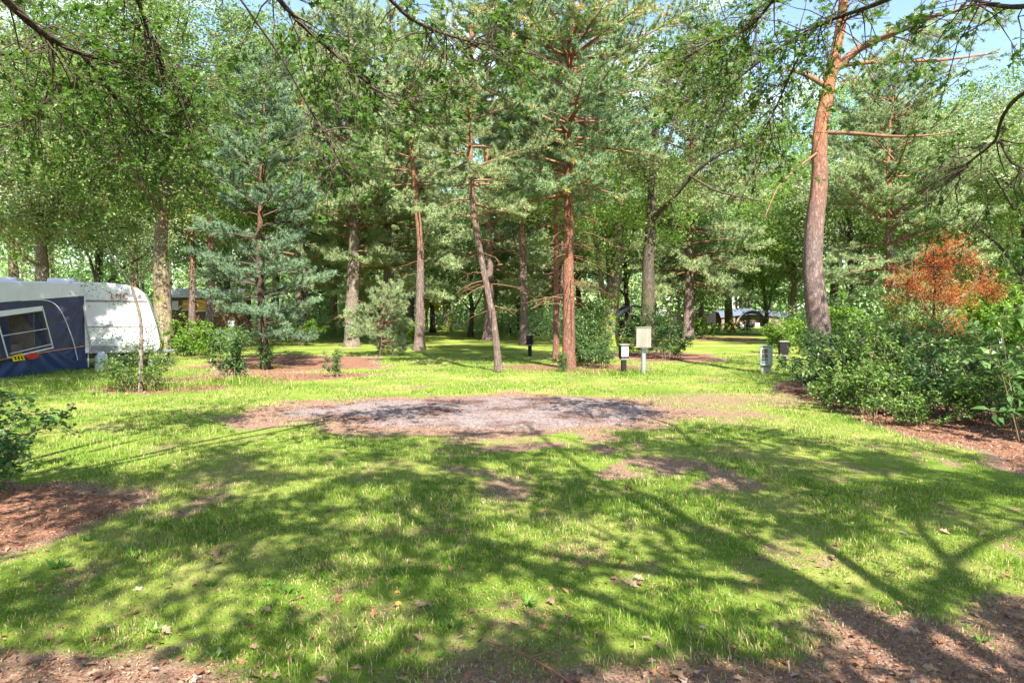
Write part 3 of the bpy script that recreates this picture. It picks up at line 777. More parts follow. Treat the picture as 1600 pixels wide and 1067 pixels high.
put(oak_a, 150, 40, 'pale oak in the background between the caravan and the mossy oak', 0.4, 1.0)
put(pine_a, 299, 44, 'slender dark pine in front of the brown cabin', 1.9, 1.0)
put(oak_b, -40, 37, 'oak at the far left edge behind the caravan awning', 2.6, 1.0)
put(oak_b, 430, 43, 'oak in the background behind the young blue-green pine', 4.4, 1.05)
put(oak_c, 622, 54, 'dark two-stemmed oak left of the yellow flower decoration', 3.3, 1.05)
put(pine_a, 642, 52, 'straight pale pine trunk next to the two-stemmed dark oak', 1.0, 1.05)
put(oak_a, 676, 57, 'thin mossy oak standing in front of the yellow flower decoration', 5.2, 1.0)
put(oak_c, 735, 48, 'oak behind the slim leaning pine', 0.2, 1.1)
put(oak_c, 812, 52, 'oak in the background left of the tall red-barked pine', 2.2, 1.15)
put(pine_a, 655, 30, 'pine with feathery crown between the thick and the leaning pine', 2.7, 0.95)
put(pine_a, 820, 36, 'pine with bare lower trunk behind the leaning pine', 4.0, 1.1)
put(oak_b, 905, 55, 'slim oak behind the tall red-barked pine', 0.9, 1.0)
put(oak_c, 1095, 50, 'mossy thin oak at the left edge of the far lawn', 4.7, 1.1)
put(oak_a, 1080, 58, 'dark oak standing left of the canvas tent', 1.4, 1.0)
put(oak_c, 1196, 52, 'dark twin-trunked oak on the lawn in front of the canvas tent', 0.6, 1.1)
put(oak_b, 1238, 47, 'oak just left of the big red pine', 3.6, 0.9)
put(oak_a, 1330, 44, 'oak behind the bushes right of the big red pine', 2.0, 1.0)
put(oak_b, 1462, 40, 'oak behind the rust-orange shrub', 5.5, 0.9)
put(oak_a, 1590, 33, 'spreading oak at the right edge of the picture', 0.0, 1.0)
put(oak_c, 1550, 47, 'low bushy oak behind the white camper van', 3.0, 1.1)
put(oak_b, 1680, 40, 'oak partly cut off by the right edge of the picture', 1.7, 1.1)
put(oak_a, 360, 50, 'pale oak behind the brown cabin', 3.7, 1.15)
put(oak_b, 520, 52, 'oak in the background behind the thick pale-barked pine', 5.0, 1.15)
put(oak_a, 980, 60, 'oak behind the grey shelter roof', 2.9, 1.15)
for px_, d_, s_, lab_ in ((610, 37, 1.35, 'broad pine crown behind the thick pale-barked pine'), (765, 41, 1.45, 'broad pine crown behind the leaning pine'), (470, 39, 1.35, 'broad pine behind the young blue-green pine'), (1075, 44, 1.45, 'broad pine behind the dark-trunked oak'), (880, 46, 1.5, 'broad pine crown behind the tall red-barked pine')):
    put(pine_soft2, px_, d_, lab_, px_ * 0.01, s_)
for px_, d_, s_, lab_ in ((215, 52, 1.45, 'tall oak in the background right of the caravan'), (560, 58, 1.5, 'tall oak far behind the thick pale-barked pine'), (700, 62, 1.5, 'tall oak far behind the leaning pine'), (1140, 58, 1.35, 'tall oak left behind the big red pine'), (1300, 56, 1.5, 'tall oak far behind the big red pine'), (1420, 50, 1.25, 'tall oak behind the soft blue-green pine'), (1540, 42, 1.15, 'tall oak behind the rust-orange shrub, to its right'), (20, 48, 1.45, 'tall oak far behind the caravan awning'), (380, 60, 1.5, 'tall oak far behind the young blue-green pine'), (960, 52, 1.35, 'tall oak behind the mossy oak')):
    put((oak_a, oak_b)[px_ % 40 > 0], px_, d_, lab_, px_ * 0.013, s_)
put(oak_b, 1160, 95, 'oak behind the canvas tent', 2.2, 1.5)
# unseen trees added outside the frame to shade the lawn and caravan
for src_, xy_, rz_, s_, lab_ in ((oak_b, (12.5, 4.5), 1.1, 1.0, 'unseen oak added to shade the pitch, outside the right edge of the view'), (oak_a, (20.0, 14.0), 4.1, 0.9, 'unseen oak added for shade further along the right side, outside the view'),
        (oak_b, (-10.5, 4.0), 2.4, 1.0, 'unseen oak added to shade the pitch, outside the left edge of the view'), (oak_a, (-14.0, 9.5), 0.4, 0.95, 'unseen oak added for shade outside the left edge, near the awning'),
        (oak_b, (12.5, -7.0), 3.4, 0.95, 'unseen oak added for shade behind the viewpoint on the right'), (oak_c, (-9.0, -5.0), 2.0, 1.2, 'unseen oak added for shade behind the viewpoint on the left'), (pine_a, (-10.6, 10.6), 1.3, 1.05, 'unseen tall pine outside the left edge, added to shade the caravan')):
    put(src_, 0, 0, lab_, rz_, s_, 'unseen trees added for shade around the viewpoint', xy_)

# fuller crowns: the same foliage once more, turned about the trunk
def thicken(root, a):
    for ch in [c for c in root.children if c.name.split('.')[0] in ('crown', 'branches')]:
        c = ch.copy(); COL.objects.link(c); c.parent = root; c.rotation_euler = (0, 0, a)
for o in list(bpy.data.objects):
    if o.type == 'EMPTY' and o.name.startswith('pine_tree') and 'leaning' not in o['label'] and 'twisted' not in o['label'] and o is not pine_small: thicken(o, 1.25 + (o.location.x % 1.0))
for o in (oak_left, oak_pale): thicken(o, 2.1)

# --- the two oaks that stand beside and behind the viewpoint: their boughs hang into the top of the picture and shade the lawn
def in_frame(pw, margin=60):
    c, s = math.cos(PITCH), math.sin(PITCH)
    x, y, z = pw[:, 0], pw[:, 1], pw[:, 2] - CAM_H
    d = y * c - z * s; v = y * s + z * c
    d_ = np.where(d > 0.05, d, 0.05)
    px, py = 800 + F * x / d_, 533.5 - F * v / d_
    return (d > 0.05) & (px > -margin) & (px < 1600 + margin) & (py > -margin)

def bough_sprays(boughs, base, n_twig, seed, hang=0.3):
    """Returns two functions that add twigs and lobed leaves along boughs given in the tree's frame."""
    r = np.random.default_rng(seed)
    tw, LC, LN, LD = [], [], [], []
    for B0, a0, k in boughs:
        B = smooth_path(B0, 24); T = unit(np.gradient(B, axis=0))
        for q in range(int(n_twig * k)):
            t = a0 + (1 - a0) * r.uniform() ** 0.8; a = int(t * 22.99); p = B[a] + (B[a + 1] - B[a]) * r.uniform()
            d = unit(T[a] * r.uniform(0.2, 0.9) + unit(r.normal(size=3)) * 0.9 + np.array([0, 0, -hang]))
            ln = r.uniform(0.3, 1.0)
            s = np.linspace(0, 1, 6)[:, None]
            P = p + d * ln * s + np.cumsum(r.normal(0, 0.025, (6, 3)), 0) - np.array([0, 0, 0.12]) * s ** 2 * ln
            tw.append((P, 0.007))
            for w in range(int(r.integers(2, 5))):
                e = int(r.integers(2, 6)); d2 = unit(d + unit(r.normal(size=3)) * 0.9); l2 = r.uniform(0.1, 0.35)
                Q = P[e] + d2 * l2 * np.linspace(0, 1, 4)[:, None]
                tw.append((Q, 0.004))
                m = int(r.integers(6, 13))
                u = r.uniform(0.15, 1.05, (m, 1)) ** 0.7
                C = P[e] + d2 * l2 * u + r.normal(0, 0.02, (m, 3))
                nn = unit(np.array([0, 0, 0.9]) + r.normal(size=(m, 3)) * 0.45)
                LC.append(C); LN.append(nn); LD.append(unit(d2 + r.normal(size=(m, 3)) * 0.8))
    def wood(g):
        for P, rr in tw: tube(g, P, np.linspace(rr, 0.002, len(P)), 4)
    def leaf(g):
        C, n_, d_ = np.concatenate(LC), np.concatenate(LN), np.concatenate(LD)
        add_leaves(g, C, n_, d_, r.uniform(0.045, 0.088, len(C)), 0.06, np.clip(r.normal(0.45, 0.22, len(C)), 0, 0.985), 'oak')
    return wood, leaf

def near_oak(label, base, H, cb, R, tr, boughs, n_twig, seed, clumps, gap, center):
    rel = lambda pts: [(p[0] - base[0], p[1] - base[1], p[2]) for p in pts]
    lm, sp = [], []
    for pix, r, a0, k in boughs:
        P = rel([pt(*q) for q in pix])
        top = (np.array(P[0]) * np.array([0.35, 0.35, 0]) + np.array([0, 0, min(P[0][2] + 0.6, 5.6)]))
        first = [tuple(top * 0 + np.array([0, 0, cb * 0.75])), tuple(top)] if k >= 1 else []
        full = (first + P) if first else P
        lm.append(dict(p=P, r=r * 0.72, r1=0.008))
        if first: lm.append(dict(p=first + [P[0]], r=r * 1.4, r1=r * 0.72))
        sp.append((P, a0, k if k < 1 else k))
    rr = np.random.default_rng(seed)
    for q in range(7):
        az = q * 0.9 + rr.uniform(-0.3, 0.3); d = np.array([math.cos(az), math.sin(az), 0]); z = cb * rr.uniform(0.9, 1.4)
        lm.append(dict(p=[(0, 0, z), tuple(d * R * 0.3 + [0, 0, z + 1.4]), tuple(d * R * 0.7 + [center[0] * 0.6, center[1] * 0.6, z + 3.0])], r=tr * 0.2))
    keep = []
    for LB in lm: keep.append(LB)
    w, l = bough_sprays(sp, base, n_twig, seed)
    filt = lambda c: ~in_frame(c + np.array([base[0], base[1], 0]), 90)
    o = make_oak(label, base, H, cb, R, tr, limbs=lm, bark='bark_dark_oak', leaf='oak_near', clumps=clumps, per=66, lsize=0.13, crad=0.20, gap=gap, seed=seed,
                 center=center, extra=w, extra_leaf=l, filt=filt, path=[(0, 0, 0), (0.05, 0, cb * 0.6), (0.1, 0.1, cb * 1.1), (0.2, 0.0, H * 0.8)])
    return o

near_oak('oak standing left behind the viewpoint, its boughs hanging into the top left', (-4.6, -1.4), 11.0, 4.6, 4.8, 0.27, [
    ([(-60, -80, 5.0), (16, 0, 5.4), (36, 24, 5.6), (80, 56, 6.0), (133, 85, 6.4), (173, 85, 6.8), (226, 101, 7.2), (262, 121, 7.5), (330, 130, 7.9)], 0.05, 0.15, 1.0),
    ([(133, 85, 6.4), (155, 109, 6.6), (177, 145, 6.8), (201, 181, 7.0), (226, 201, 7.2), (258, 222, 7.4)], 0.028, 0.1, 0.55),
    ([(180, -90, 5.6), (218, 0, 6.0), (226, 24, 6.3), (238, 69, 6.7), (254, 101, 7.0), (300, 160, 7.2)], 0.03, 0.1, 1.0),
    ([(360, -110, 5.4), (440, 0, 5.8), (487, 48, 6.2), (533, 85, 6.6), (569, 121, 7.0), (605, 151, 7.3), (650, 160, 7.6)], 0.035, 0.1, 1.1),
    ([(530, -110, 5.8), (613, 0, 6.2), (650, 32, 6.6), (714, 54, 7.0), (750, 62, 7.4), (840, 80, 7.7)], 0.03, 0.2, 1.0),
    ([(340, -60, 5.2), (400, 26, 5.5), (452, 100, 5.8), (480, 161, 6.0), (513, 209, 6.2), (541, 266, 6.4)], 0.012, 0.6, 0.3),
    ([(-80, 60, 6.0), (-10, 80, 6.4), (50, 75, 6.8), (75, 62, 7.0)], 0.016, 0.2, 0.5),
    ([(80, 56, 6.0), (85, 110, 6.2), (70, 150, 6.4), (40, 190, 6.6)], 0.014, 0.1, 0.35)], 52, 51, 410, 0.45, (0.0, -1.0))
near_oak('oak standing right behind the viewpoint, its boughs hanging into the top right', (3.3, -2.2), 11.5, 4.8, 5.0, 0.28, [
    ([(1480, -60, 5.6), (1382, 0, 6.2), (1326, 16, 6.8), (1273, 36, 7.2), (1233, 60, 7.6), (1180, 95, 8.0), (1120, 150, 8.4)], 0.04, 0.25, 1.2),
    ([(1273, 36, 7.2), (1240, 100, 7.4), (1215, 160, 7.6), (1180, 230, 7.8)], 0.016, 0.2, 0.45),
    ([(1250, -70, 6.0), (1200, 10, 6.6), (1160, 50, 7.2), (1110, 60, 7.8), (1070, 90, 8.2)], 0.022, 0.15, 0.9),
    ([(1700, -30, 4.6), (1600, 8, 5.0), (1550, 2, 5.2), (1500, -14, 5.6)], 0.035, 0.5, 0.25),
    ([(1680, 100, 5.0), (1600, 137, 5.4), (1575, 157, 5.6), (1557, 197, 5.8), (1563, 217, 6.0), (1523, 238, 6.2), (1499, 266, 6.4)], 0.028, 0.65, 0.35),
    ([(1563, 217, 6.0), (1580, 250, 6.0), (1610, 262, 6.1)], 0.014, 0.2, 0.12)], 50, 52, 410, 0.45, (0.6, -0.6))

# ------------------------------------------------------------------ far wood and its undergrowth (reads as one mass)
rng = np.random.default_rng(77)
lf = Geo()
trees = []
for row, (yy, nn) in enumerate([(64, 22), (74, 24), (86, 26), (100, 28), (116, 30)]):
    for q in range(nn):
        x = (q + 0.5 - nn / 2) * (2.05 * yy / nn) + rng.normal(0, 1.2); y = yy + rng.normal(0, 3)
        if row == 0 and (900 < 800 + F * x / y < 1330): continue          # the open lawn with the tents
        if row == 1 and (1040 < 800 + F * x / y < 1300): continue
        trees.append((x, y, rng.uniform(13, 19) + 2.2 * row, rng.uniform(3.6, 5.4)))
for x, y, H, R in trees:
    P = smooth_path([(x, y, -0.1), (x + rng.normal(0, 0.3), y, H * 0.4), (x + rng.normal(0, 0.5), y, H * 0.8)], 8)
    tube(lf, P, np.linspace(rng.uniform(0.16, 0.3), 0.05, 8), 6, mi=1)
    n = 62; c = rand_unit(n) * rng.uniform(0.3, 1, (n, 1)) ** 0.5 * np.array([R, R, H * 0.44]) + np.array([x, y, H * 0.53])
    for q in range(5):
        e = c[int(rng.integers(n))]; tube(lf, np.array([P[4], (P[4] + e) / 2 + [0, 0, 0.3], e]), [0.08, 0.05, 0.02], 4, mi=1)
    per = 20; m = n * per
    C = np.repeat(c, per, 0) + rng.normal(size=(m, 3)) * np.array([0.75, 0.75, 0.5])
    ti = np.clip(rng.normal(0.5, 0.16) + np.repeat(rng.normal(0, 0.13, n), per) + rng.normal(0, 0.15, m), 0, 1)
    add_leaves(lf, C, unit(np.array([0, -0.25, 0.5]) + rand_unit(m) * 0.9), rand_unit(m), rng.uniform(0.26, 0.5, m), 0.26, ti)
for q in range(60):
    x = (q - 29.5) * 5.2 + rng.normal(0, 1); y = 128 + rng.normal(0, 3); H = rng.uniform(9, 15); m = 520
    C = rand_unit(m) * rng.uniform(0.1, 1, (m, 1)) ** 0.4 * np.array([4.2, 3.0, H * 0.55]) + np.array([x, y, H * 0.45]); C[:, 2] = np.abs(C[:, 2])
    add_leaves(lf, C, unit(np.array([0, -0.5, 0.4]) + rand_unit(m) * 0.8), rand_unit(m), rng.uniform(0.9, 1.6, m), 1.0, np.clip(rng.normal(0.4, 0.2, m), 0, 1))
tag(lf.obj('far_woodland', [M['far_leaf'], M['bark_dark_oak']]), kind='stuff')

def undergrowth(name, mat, items, seed, ls, dn=1.0):
    global rng
    rng = np.random.default_rng(seed); g = Geo()
    for x, y, h, r in items:
        n = int(10 * r * h / 2) + 6
        c = rand_unit(n) * rng.uniform(0.2, 1, (n, 1)) ** 0.5 * np.array([r, r, h * 0.5]) + np.array([x, y, h * 0.5])
        c[:, 2] = np.abs(c[:, 2])
        per = int(28 * dn); m = n * per
        C = np.repeat(c, per, 0) + rng.normal(size=(m, 3)) * 0.36
        C[:, 2] = np.abs(C[:, 2]) + 0.03
        ti = np.clip(rng.normal(0.45, 0.15) + np.repeat(rng.normal(0, 0.14, n), per) + rng.normal(0, 0.15, m), 0, 1)
        add_leaves(g, C, unit(np.array([0, -0.3, 0.6]) + rand_unit(m) * 0.9), rand_unit(m), ls * rng.uniform(0.7, 1.3, m), ls * 0.6, ti)
    return tag(g.obj(name, mat), kind='stuff')
items = []
r_ = np.random.default_rng(5)
for q in range(115):
    y = r_.uniform(56, 100); x = r_.uniform(-0.82, 0.82) * y; px = 800 + F * x / y
    if 1030 < px < 1290 and y < 97: continue
    if 620 < px < 700 and y < 80: continue
    if 255 < px < 375 and y < 62: continue
    items.append((x, y, r_.uniform(1.2, 3.8), r_.uniform(1.5, 3.2)))
far_items, items = items, []
for px, y, h, r in [(440, 44, 1.5, 2.0), (480, 48, 1.8, 2.2), (540, 46, 1.2, 1.8), (590, 50, 1.3, 1.6), (735, 58, 1.6, 2.4), (790, 60, 1.4, 2.0), (850, 44, 1.8, 2.0), (880, 40, 1.6, 1.6), (905, 50, 2.2, 2.2),
                    (1020, 46, 1.8, 2.0), (1060, 52, 1.7, 1.7), (1290, 40, 2.4, 2.3), (1330, 36, 2.6, 2.3), (1370, 30, 2.4, 2.2), (1420, 34, 2.8, 2.4), (1300, 52, 2.2, 2.6), (150, 46, 2.4, 3.2), (60, 44, 2.6, 3.2), (210, 44, 2.0, 2.4), (20, 36, 2.4, 2.6), (120, 36, 2.2, 2.4),
                    (1640, 42, 3.2, 3.5), (1460, 50, 3.0, 3.2), (1580, 52, 3.0, 3.2), (1250, 60, 2.2, 2.4)]:
    x, yy = spot(px, y); items.append((x, yy, h, r))
undergrowth('woodland_undergrowth', M['far_leaf'], far_items, 78, 0.30)
undergrowth('thicket', M['far_leaf'], items, 79, 0.15, 3.2)

# ------------------------------------------------------------------ shrubs
def make_shrub(label, loc, h, r, n_stem, n_leaf, mat, lsize=0.07, seed=1, group=None, name='shrub', base_z=0.0, stem_r=0.010, cat='shrub', wide=0.55, shape='ovate', top=None):
    global rng
    rng = np.random.default_rng(seed)
    root = thing(name, label, cat, (loc[0], loc[1], float(gz(loc[0], loc[1])) - 0.02), 0, group)
    st, lf = Geo(), Geo()
    nodes, dirs = [], []
    for q in range(n_stem):
        az = rng.uniform(0, 6.28); rr = r * rng.uniform(0.1, 1.0) ** 0.7; hh = h * rng.uniform(0.55, 1.1) * (1 - 0.35 * (rr / r) ** 2)
        b0 = np.array([math.cos(az), math.sin(az), 0]) * rr * 0.35
        e = np.array([math.cos(az) * rr, math.sin(az) * rr, hh])
        P = smooth_path([b0, b0 + (e - b0) * 0.45 + [0, 0, hh * 0.16] + rng.normal(0, 0.05, 3), e + rng.normal(0, 0.04, 3)], 9)
        tube(st, P, np.linspace(stem_r, stem_r * 0.3, 9), 5)
        for w in range(7):
            a = int(rng.integers(2, 9)); d = unit(unit(P[min(a + 1, 8)] - P[a - 1]) * 0.6 + rand_unit(1)[0] * 0.9 + [0, 0, 0.15]); ln = rng.uniform(0.15, 0.45) * h * 0.5
            s = np.linspace(0, 1, 5)[:, None]; Q = P[a] + d * ln * s - np.array([0, 0, 0.2]) * ln * s ** 2
            tube(st, Q, np.linspace(stem_r * 0.45, 0.002, 5), 3)
            nodes.append(Q[1:]); dirs.append(np.repeat(d[None], 4, 0))
        nodes.append(P[4:]); dirs.append(unit(np.gradient(P, axis=0))[4:])
    nodes, dirs = np.concatenate(nodes), np.concatenate(dirs)
    k = rng.integers(0, len(nodes), n_leaf)
    C = nodes[k] + rng.normal(0, 0.035, (n_leaf, 3)); C[:, 2] = np.maximum(C[:, 2], 0.02) + base_z
    dd = unit(dirs[k] * 0.5 + rand_unit(n_leaf) * 0.9 + [0, 0, -0.15])
    nn = unit(np.array([0, 0, 0.9]) + rand_unit(n_leaf) * 0.75)
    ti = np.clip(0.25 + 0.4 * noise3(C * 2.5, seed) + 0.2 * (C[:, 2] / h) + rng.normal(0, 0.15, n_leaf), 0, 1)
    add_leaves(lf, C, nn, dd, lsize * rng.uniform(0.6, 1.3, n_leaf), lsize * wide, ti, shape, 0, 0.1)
    st.obj('stems', M['stem'], root)
    lf.obj('foliage', M[mat], root)
    return root

hg = 'bushes in the bed on the right'
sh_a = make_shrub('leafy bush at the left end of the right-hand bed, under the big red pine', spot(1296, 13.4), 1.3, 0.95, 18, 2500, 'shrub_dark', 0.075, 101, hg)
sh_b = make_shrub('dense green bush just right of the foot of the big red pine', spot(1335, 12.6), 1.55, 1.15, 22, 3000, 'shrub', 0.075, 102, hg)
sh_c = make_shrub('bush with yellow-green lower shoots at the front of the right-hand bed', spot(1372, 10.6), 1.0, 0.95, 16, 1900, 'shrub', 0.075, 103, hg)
hedge = [(sh_b, 1425, 11.6, 1.0, 'bush in front of the rust-orange shrub, middle of the right-hand bed', 2.0), (sh_a, 1480, 10.8, 1.02, 'dark bush at the front of the right-hand bed, right of its middle', 1.2),
         (sh_c, 1535, 10.4, 1.1, 'low bush at the front of the right-hand bed, near its right end', 4.0), (sh_b, 1590, 9.8, 0.95, 'bush cut by the right edge of the picture at the end of the bed', 5.1),
         (sh_a, 1310, 15.6, 1.25, 'tall dark bush behind the foot of the big red pine', 3.0), (sh_b, 1400, 15.0, 1.15, 'bush at the back of the right-hand bed, left of the rust-orange shrub', 0.5),
         (sh_a, 1465, 15.0, 1.2, 'dark bush at the back of the bed, under the rust-orange shrub', 5.5), (sh_b, 1545, 14.2, 0.8, 'bush at the back of the bed, in front of the number post on the right', 3.7),
         (sh_c, 1312, 11.7, 0.7, 'small low bush at the front left corner of the right-hand bed', 2.6), (sh_c, 1440, 9.7, 0.62, 'little low shoot bush on the mulch at the front of the right-hand bed', 1.0)]
for src, px, d, s, lab, rz in hedge:
    x, y = spot(px, d); dup(src, (x, y, float(gz(x, y)) - 0.02), rz, s, lab, hg)
make_shrub('big-leaved dark plant leaning in at the right edge of the picture', spot(1622, 8.6), 1.55, 0.8, 12, 700, 'shrub_dark', 0.17, 104, wide=0.42)
sh_n = make_shrub('low glossy bush at the left edge of the picture, on the bark bed', (-5.15, 6.1), 0.9, 0.95, 20, 2600, 'shrub_dark', 0.062, 105)
make_shrub('sparse leafy tuft on the left bark bed in front of the glossy bush', (-4.55, 5.3), 0.32, 0.4, 6, 220, 'shrub', 0.06, 106)
sh_d = make_shrub('tall weedy bush at the left end of the bed under the young blue-green pine', spot(362, 15.6), 1.35, 0.5, 9, 1500, 'shrub_dark', 0.085, 107, wide=0.45)
make_shrub('low leafy bush around the foot of the thin sapling', spot(222, 14.2), 0.95, 0.8, 18, 2400, 'shrub', 0.055, 108)
sh_e = make_shrub('bright green bush to the right of the mossy oak', spot(292, 25.5), 1.4, 1.5, 20, 3600, 'shrub_fresh', 0.10, 109)
sh_f = make_shrub('dark glossy bush between the tall red-barked pine and the white-fronted post', spot(922, 21.5), 1.9, 1.05, 18, 3600, 'shrub_dark', 0.085, 110)
mid = [(sh_e, 335, 24.5, 0.85, 'bright green bush left of the white notice board', 2.0), (sh_e, 345, 29, 0.8, 'smaller bright bush under the pink-barked pine', 4.0),
       (sh_f, 940, 19.9, 0.55, 'low dark bush behind the white-fronted post', 1.0), (sh_f, 905, 20.6, 0.5, 'low dark bush at the foot of the tall red-barked pine', 2.2), (sh_f, 1046, 24.0, 0.9, 'dark bush to the right of the grey box', 3.3), (sh_f, 1006, 26.0, 0.95, 'dark bush behind the grey box', 5.0),
       (sh_e, 1230, 27.0, 1.0, 'bright bush left of the big red pine, behind the black post', 3.1), (sh_e, 1345, 22.0, 1.45, 'pale green bush behind the right-hand bed, left of the rust-orange shrub', 0.9),
       (sh_e, 1570, 26.0, 2.0, 'big bright green bush behind the number post on the right', 1.7), (sh_e, 1625, 29.0, 2.1, 'bright green bush at the right edge behind the sandy path', 4.4),
       (sh_f, 1166, 56.0, 0.9, 'dark low bush in front of the canvas tent', 0.7), (sh_e, 1100, 44.0, 1.0, 'bush beside the thin mossy oak left of the far lawn', 2.9), (sh_d, 414, 19.3, 0.6, 'small weed at the foot of the young blue-green pine', 2.0),
       (sh_d, 522, 17.2, 0.55, 'thin seedling at the right end of the bed under the young pine', 0.3), (sh_e, 628, 36, 0.9, 'pale bush right of the thick pale-barked pine', 5.3), (sh_e, 470, 34, 0.95, 'bush behind the young blue-green pine', 1.1),
       (sh_d, 880, 18.7, 0.42, 'small weed at the left foot of the tall red-barked pine', 4.0), (sh_e, 1290, 33, 1.3, 'bush behind the big red pine trunk', 0.1)]
for src, px, d, s, lab, rz in mid:
    x, y = spot(px, d); dup(src, (x, y, float(gz(x, y)) - 0.02), rz, s, lab, 'bushes around the pitch')
D = 26.0; b = spot(594, D)
make_pine('low young pine with pale drooping sprays right of the thick pale-barked pine', b, 2.4, 0.2, 1.6, 0.05, leaf='pine_blue', needles=44, dens=1.6, nlen=0.13, nwid=0.02, dead=0, seed=12, whorl=0.2, droop=0.5, tuft_step=0.14)

# the thin sapling in front of the caravan
D = 14.0; b = spot(219, D)
rng = np.random.default_rng(120)
sap = thing('sapling', 'thin bare-stemmed sapling forking above, in front of the caravan', 'tree', (b[0], b[1], float(gz(*b)) - 0.02))
g, wb, lf = Geo(), Geo(), Geo()
P = smooth_path(off(b, D, [(219, 616), (220, 560), (221, 505), (216, 480), (209, 462), (206, 447)]), 16); tube(g, P, np.linspace(0.05, 0.028, 16), 8, wob=0.08)
g.obj('trunk', M['bark_grey'], sap)
ends = []
for pix, r in (([(206, 447), (198, 433), (185, 418), (170, 392), (160, 360)], 0.02), ([(206, 447), (222, 432), (240, 412), (262, 388), (285, 372)], 0.02),
               ([(219, 490), (190, 470), (165, 452, -0.3), (120, 436, -0.6)], 0.008), ([(220, 520), (180, 515, -0.4), (150, 525, -0.6)], 0.009), ([(221, 530), (245, 510, 0.3), (262, 505, 0.4)], 0.009), ([(220, 540), (195, 545, -0.3), (170, 560, -0.5)], 0.009), ([(220, 550), (240, 545), (255, 560)], 0.009)):
    B = smooth_path(off(b, D, pix), 12); tube(wb, B, np.linspace(r, 0.003, 12), 5); ends.append(B[3:])
E = np.concatenate(ends); n = 1000; k = rng.integers(0, len(E), n)
C = E[k] + rng.normal(0, 0.13, (n, 3))
add_leaves(lf, C, unit(np.array([0, 0, 0.8]) + rand_unit(n) * 0.8), rand_unit(n), rng.uniform(0.03, 0.065, n), 0.03, np.clip(rng.normal(0.4, 0.2, n), 0, 1), 'ovate')
wb.obj('branches', M['twig'], sap); lf.obj('crown', M['shrub_dark'], sap)

# the rust-coloured dying conifer on the right
D = 19.5; b = spot(1452, D)
rng = np.random.default_rng(121)
ru = thing('rusty_shrub', 'rust-orange withered shrub standing above the bushes on the right', 'shrub', (b[0], b[1], float(gz(*b)) - 0.02))
g, wb, lf = Geo(), Geo(), Geo()
tube(g, smooth_path(off(b, D, [(1452, 592), (1456, 545), (1460, 480), (1462, 420), (1458, 388)]), 14), np.linspace(0.06, 0.015, 14), 8, wob=0.1)
g.obj('trunk', M['bark_dark'], ru)
br, cl = [], []
for pix in ([(1458, 500), (1440, 470), (1425, 430), (1425, 398)], [(1460, 470), (1480, 440, -0.3), (1500, 410, -0.5), (1508, 396, -0.5)], [(1459, 490), (1500, 462, 0.3), (1530, 455, 0.5), (1556, 452, 0.6)],
            [(1457, 520), (1485, 490, -0.4), (1500, 470, -0.6), (1535, 435, -0.8)], [(1458, 470), (1430, 455, 0.5), (1405, 448, 0.7), (1400, 470, 0.8)], [(1461, 440), (1450, 410, 0.4), (1446, 390, 0.5)], [(1457, 530), (1475, 515), (1490, 512)], [(1456, 540), (1436, 515, 0.3), (1412, 500, 0.4)], [(1462, 430), (1475, 405), (1480, 392)]):
    B = smooth_path(off(b, D, pix), 12); tube(wb, B, np.linspace(0.026, 0.006, 12), 5); br.append(B[2:])
E = np.concatenate(br); n = 150; k = rng.integers(0, len(E), n); cl = E[k] + rng.normal(0, 0.2, (n, 3))
for c_, k_ in zip(cl, k): tube(wb, np.array([E[k_], (E[k_] + c_) / 2, c_]), [0.006, 0.005, 0.003], 3)
per = 75; m = n * per
C = np.repeat(cl, per, 0) + rng.normal(0, 0.12, (m, 3))
ti = np.clip(np.repeat(rng.normal(0.5, 0.22, n), per) + rng.normal(0, 0.16, m), 0, 1)
lowg = (C[:, 2] < 2.0) & (rng.uniform(size=m) < 0.6) & (C[:, 0] < 0.3)
ti[lowg] = 1.0
add_leaves(lf, C, rand_unit(m), unit(rand_unit(m) + [0, 0, 0.2]), rng.uniform(0.05, 0.10, m), 0.028, ti)
wb.obj('branches', M['stem'], ru); lf.obj('foliage', M['shrub_rust'], ru)

# ------------------------------------------------------------------ grass, litter, weeds
def in_view_xy(x, y, m=0.6): return np.abs(x) < 0.76 * y + m

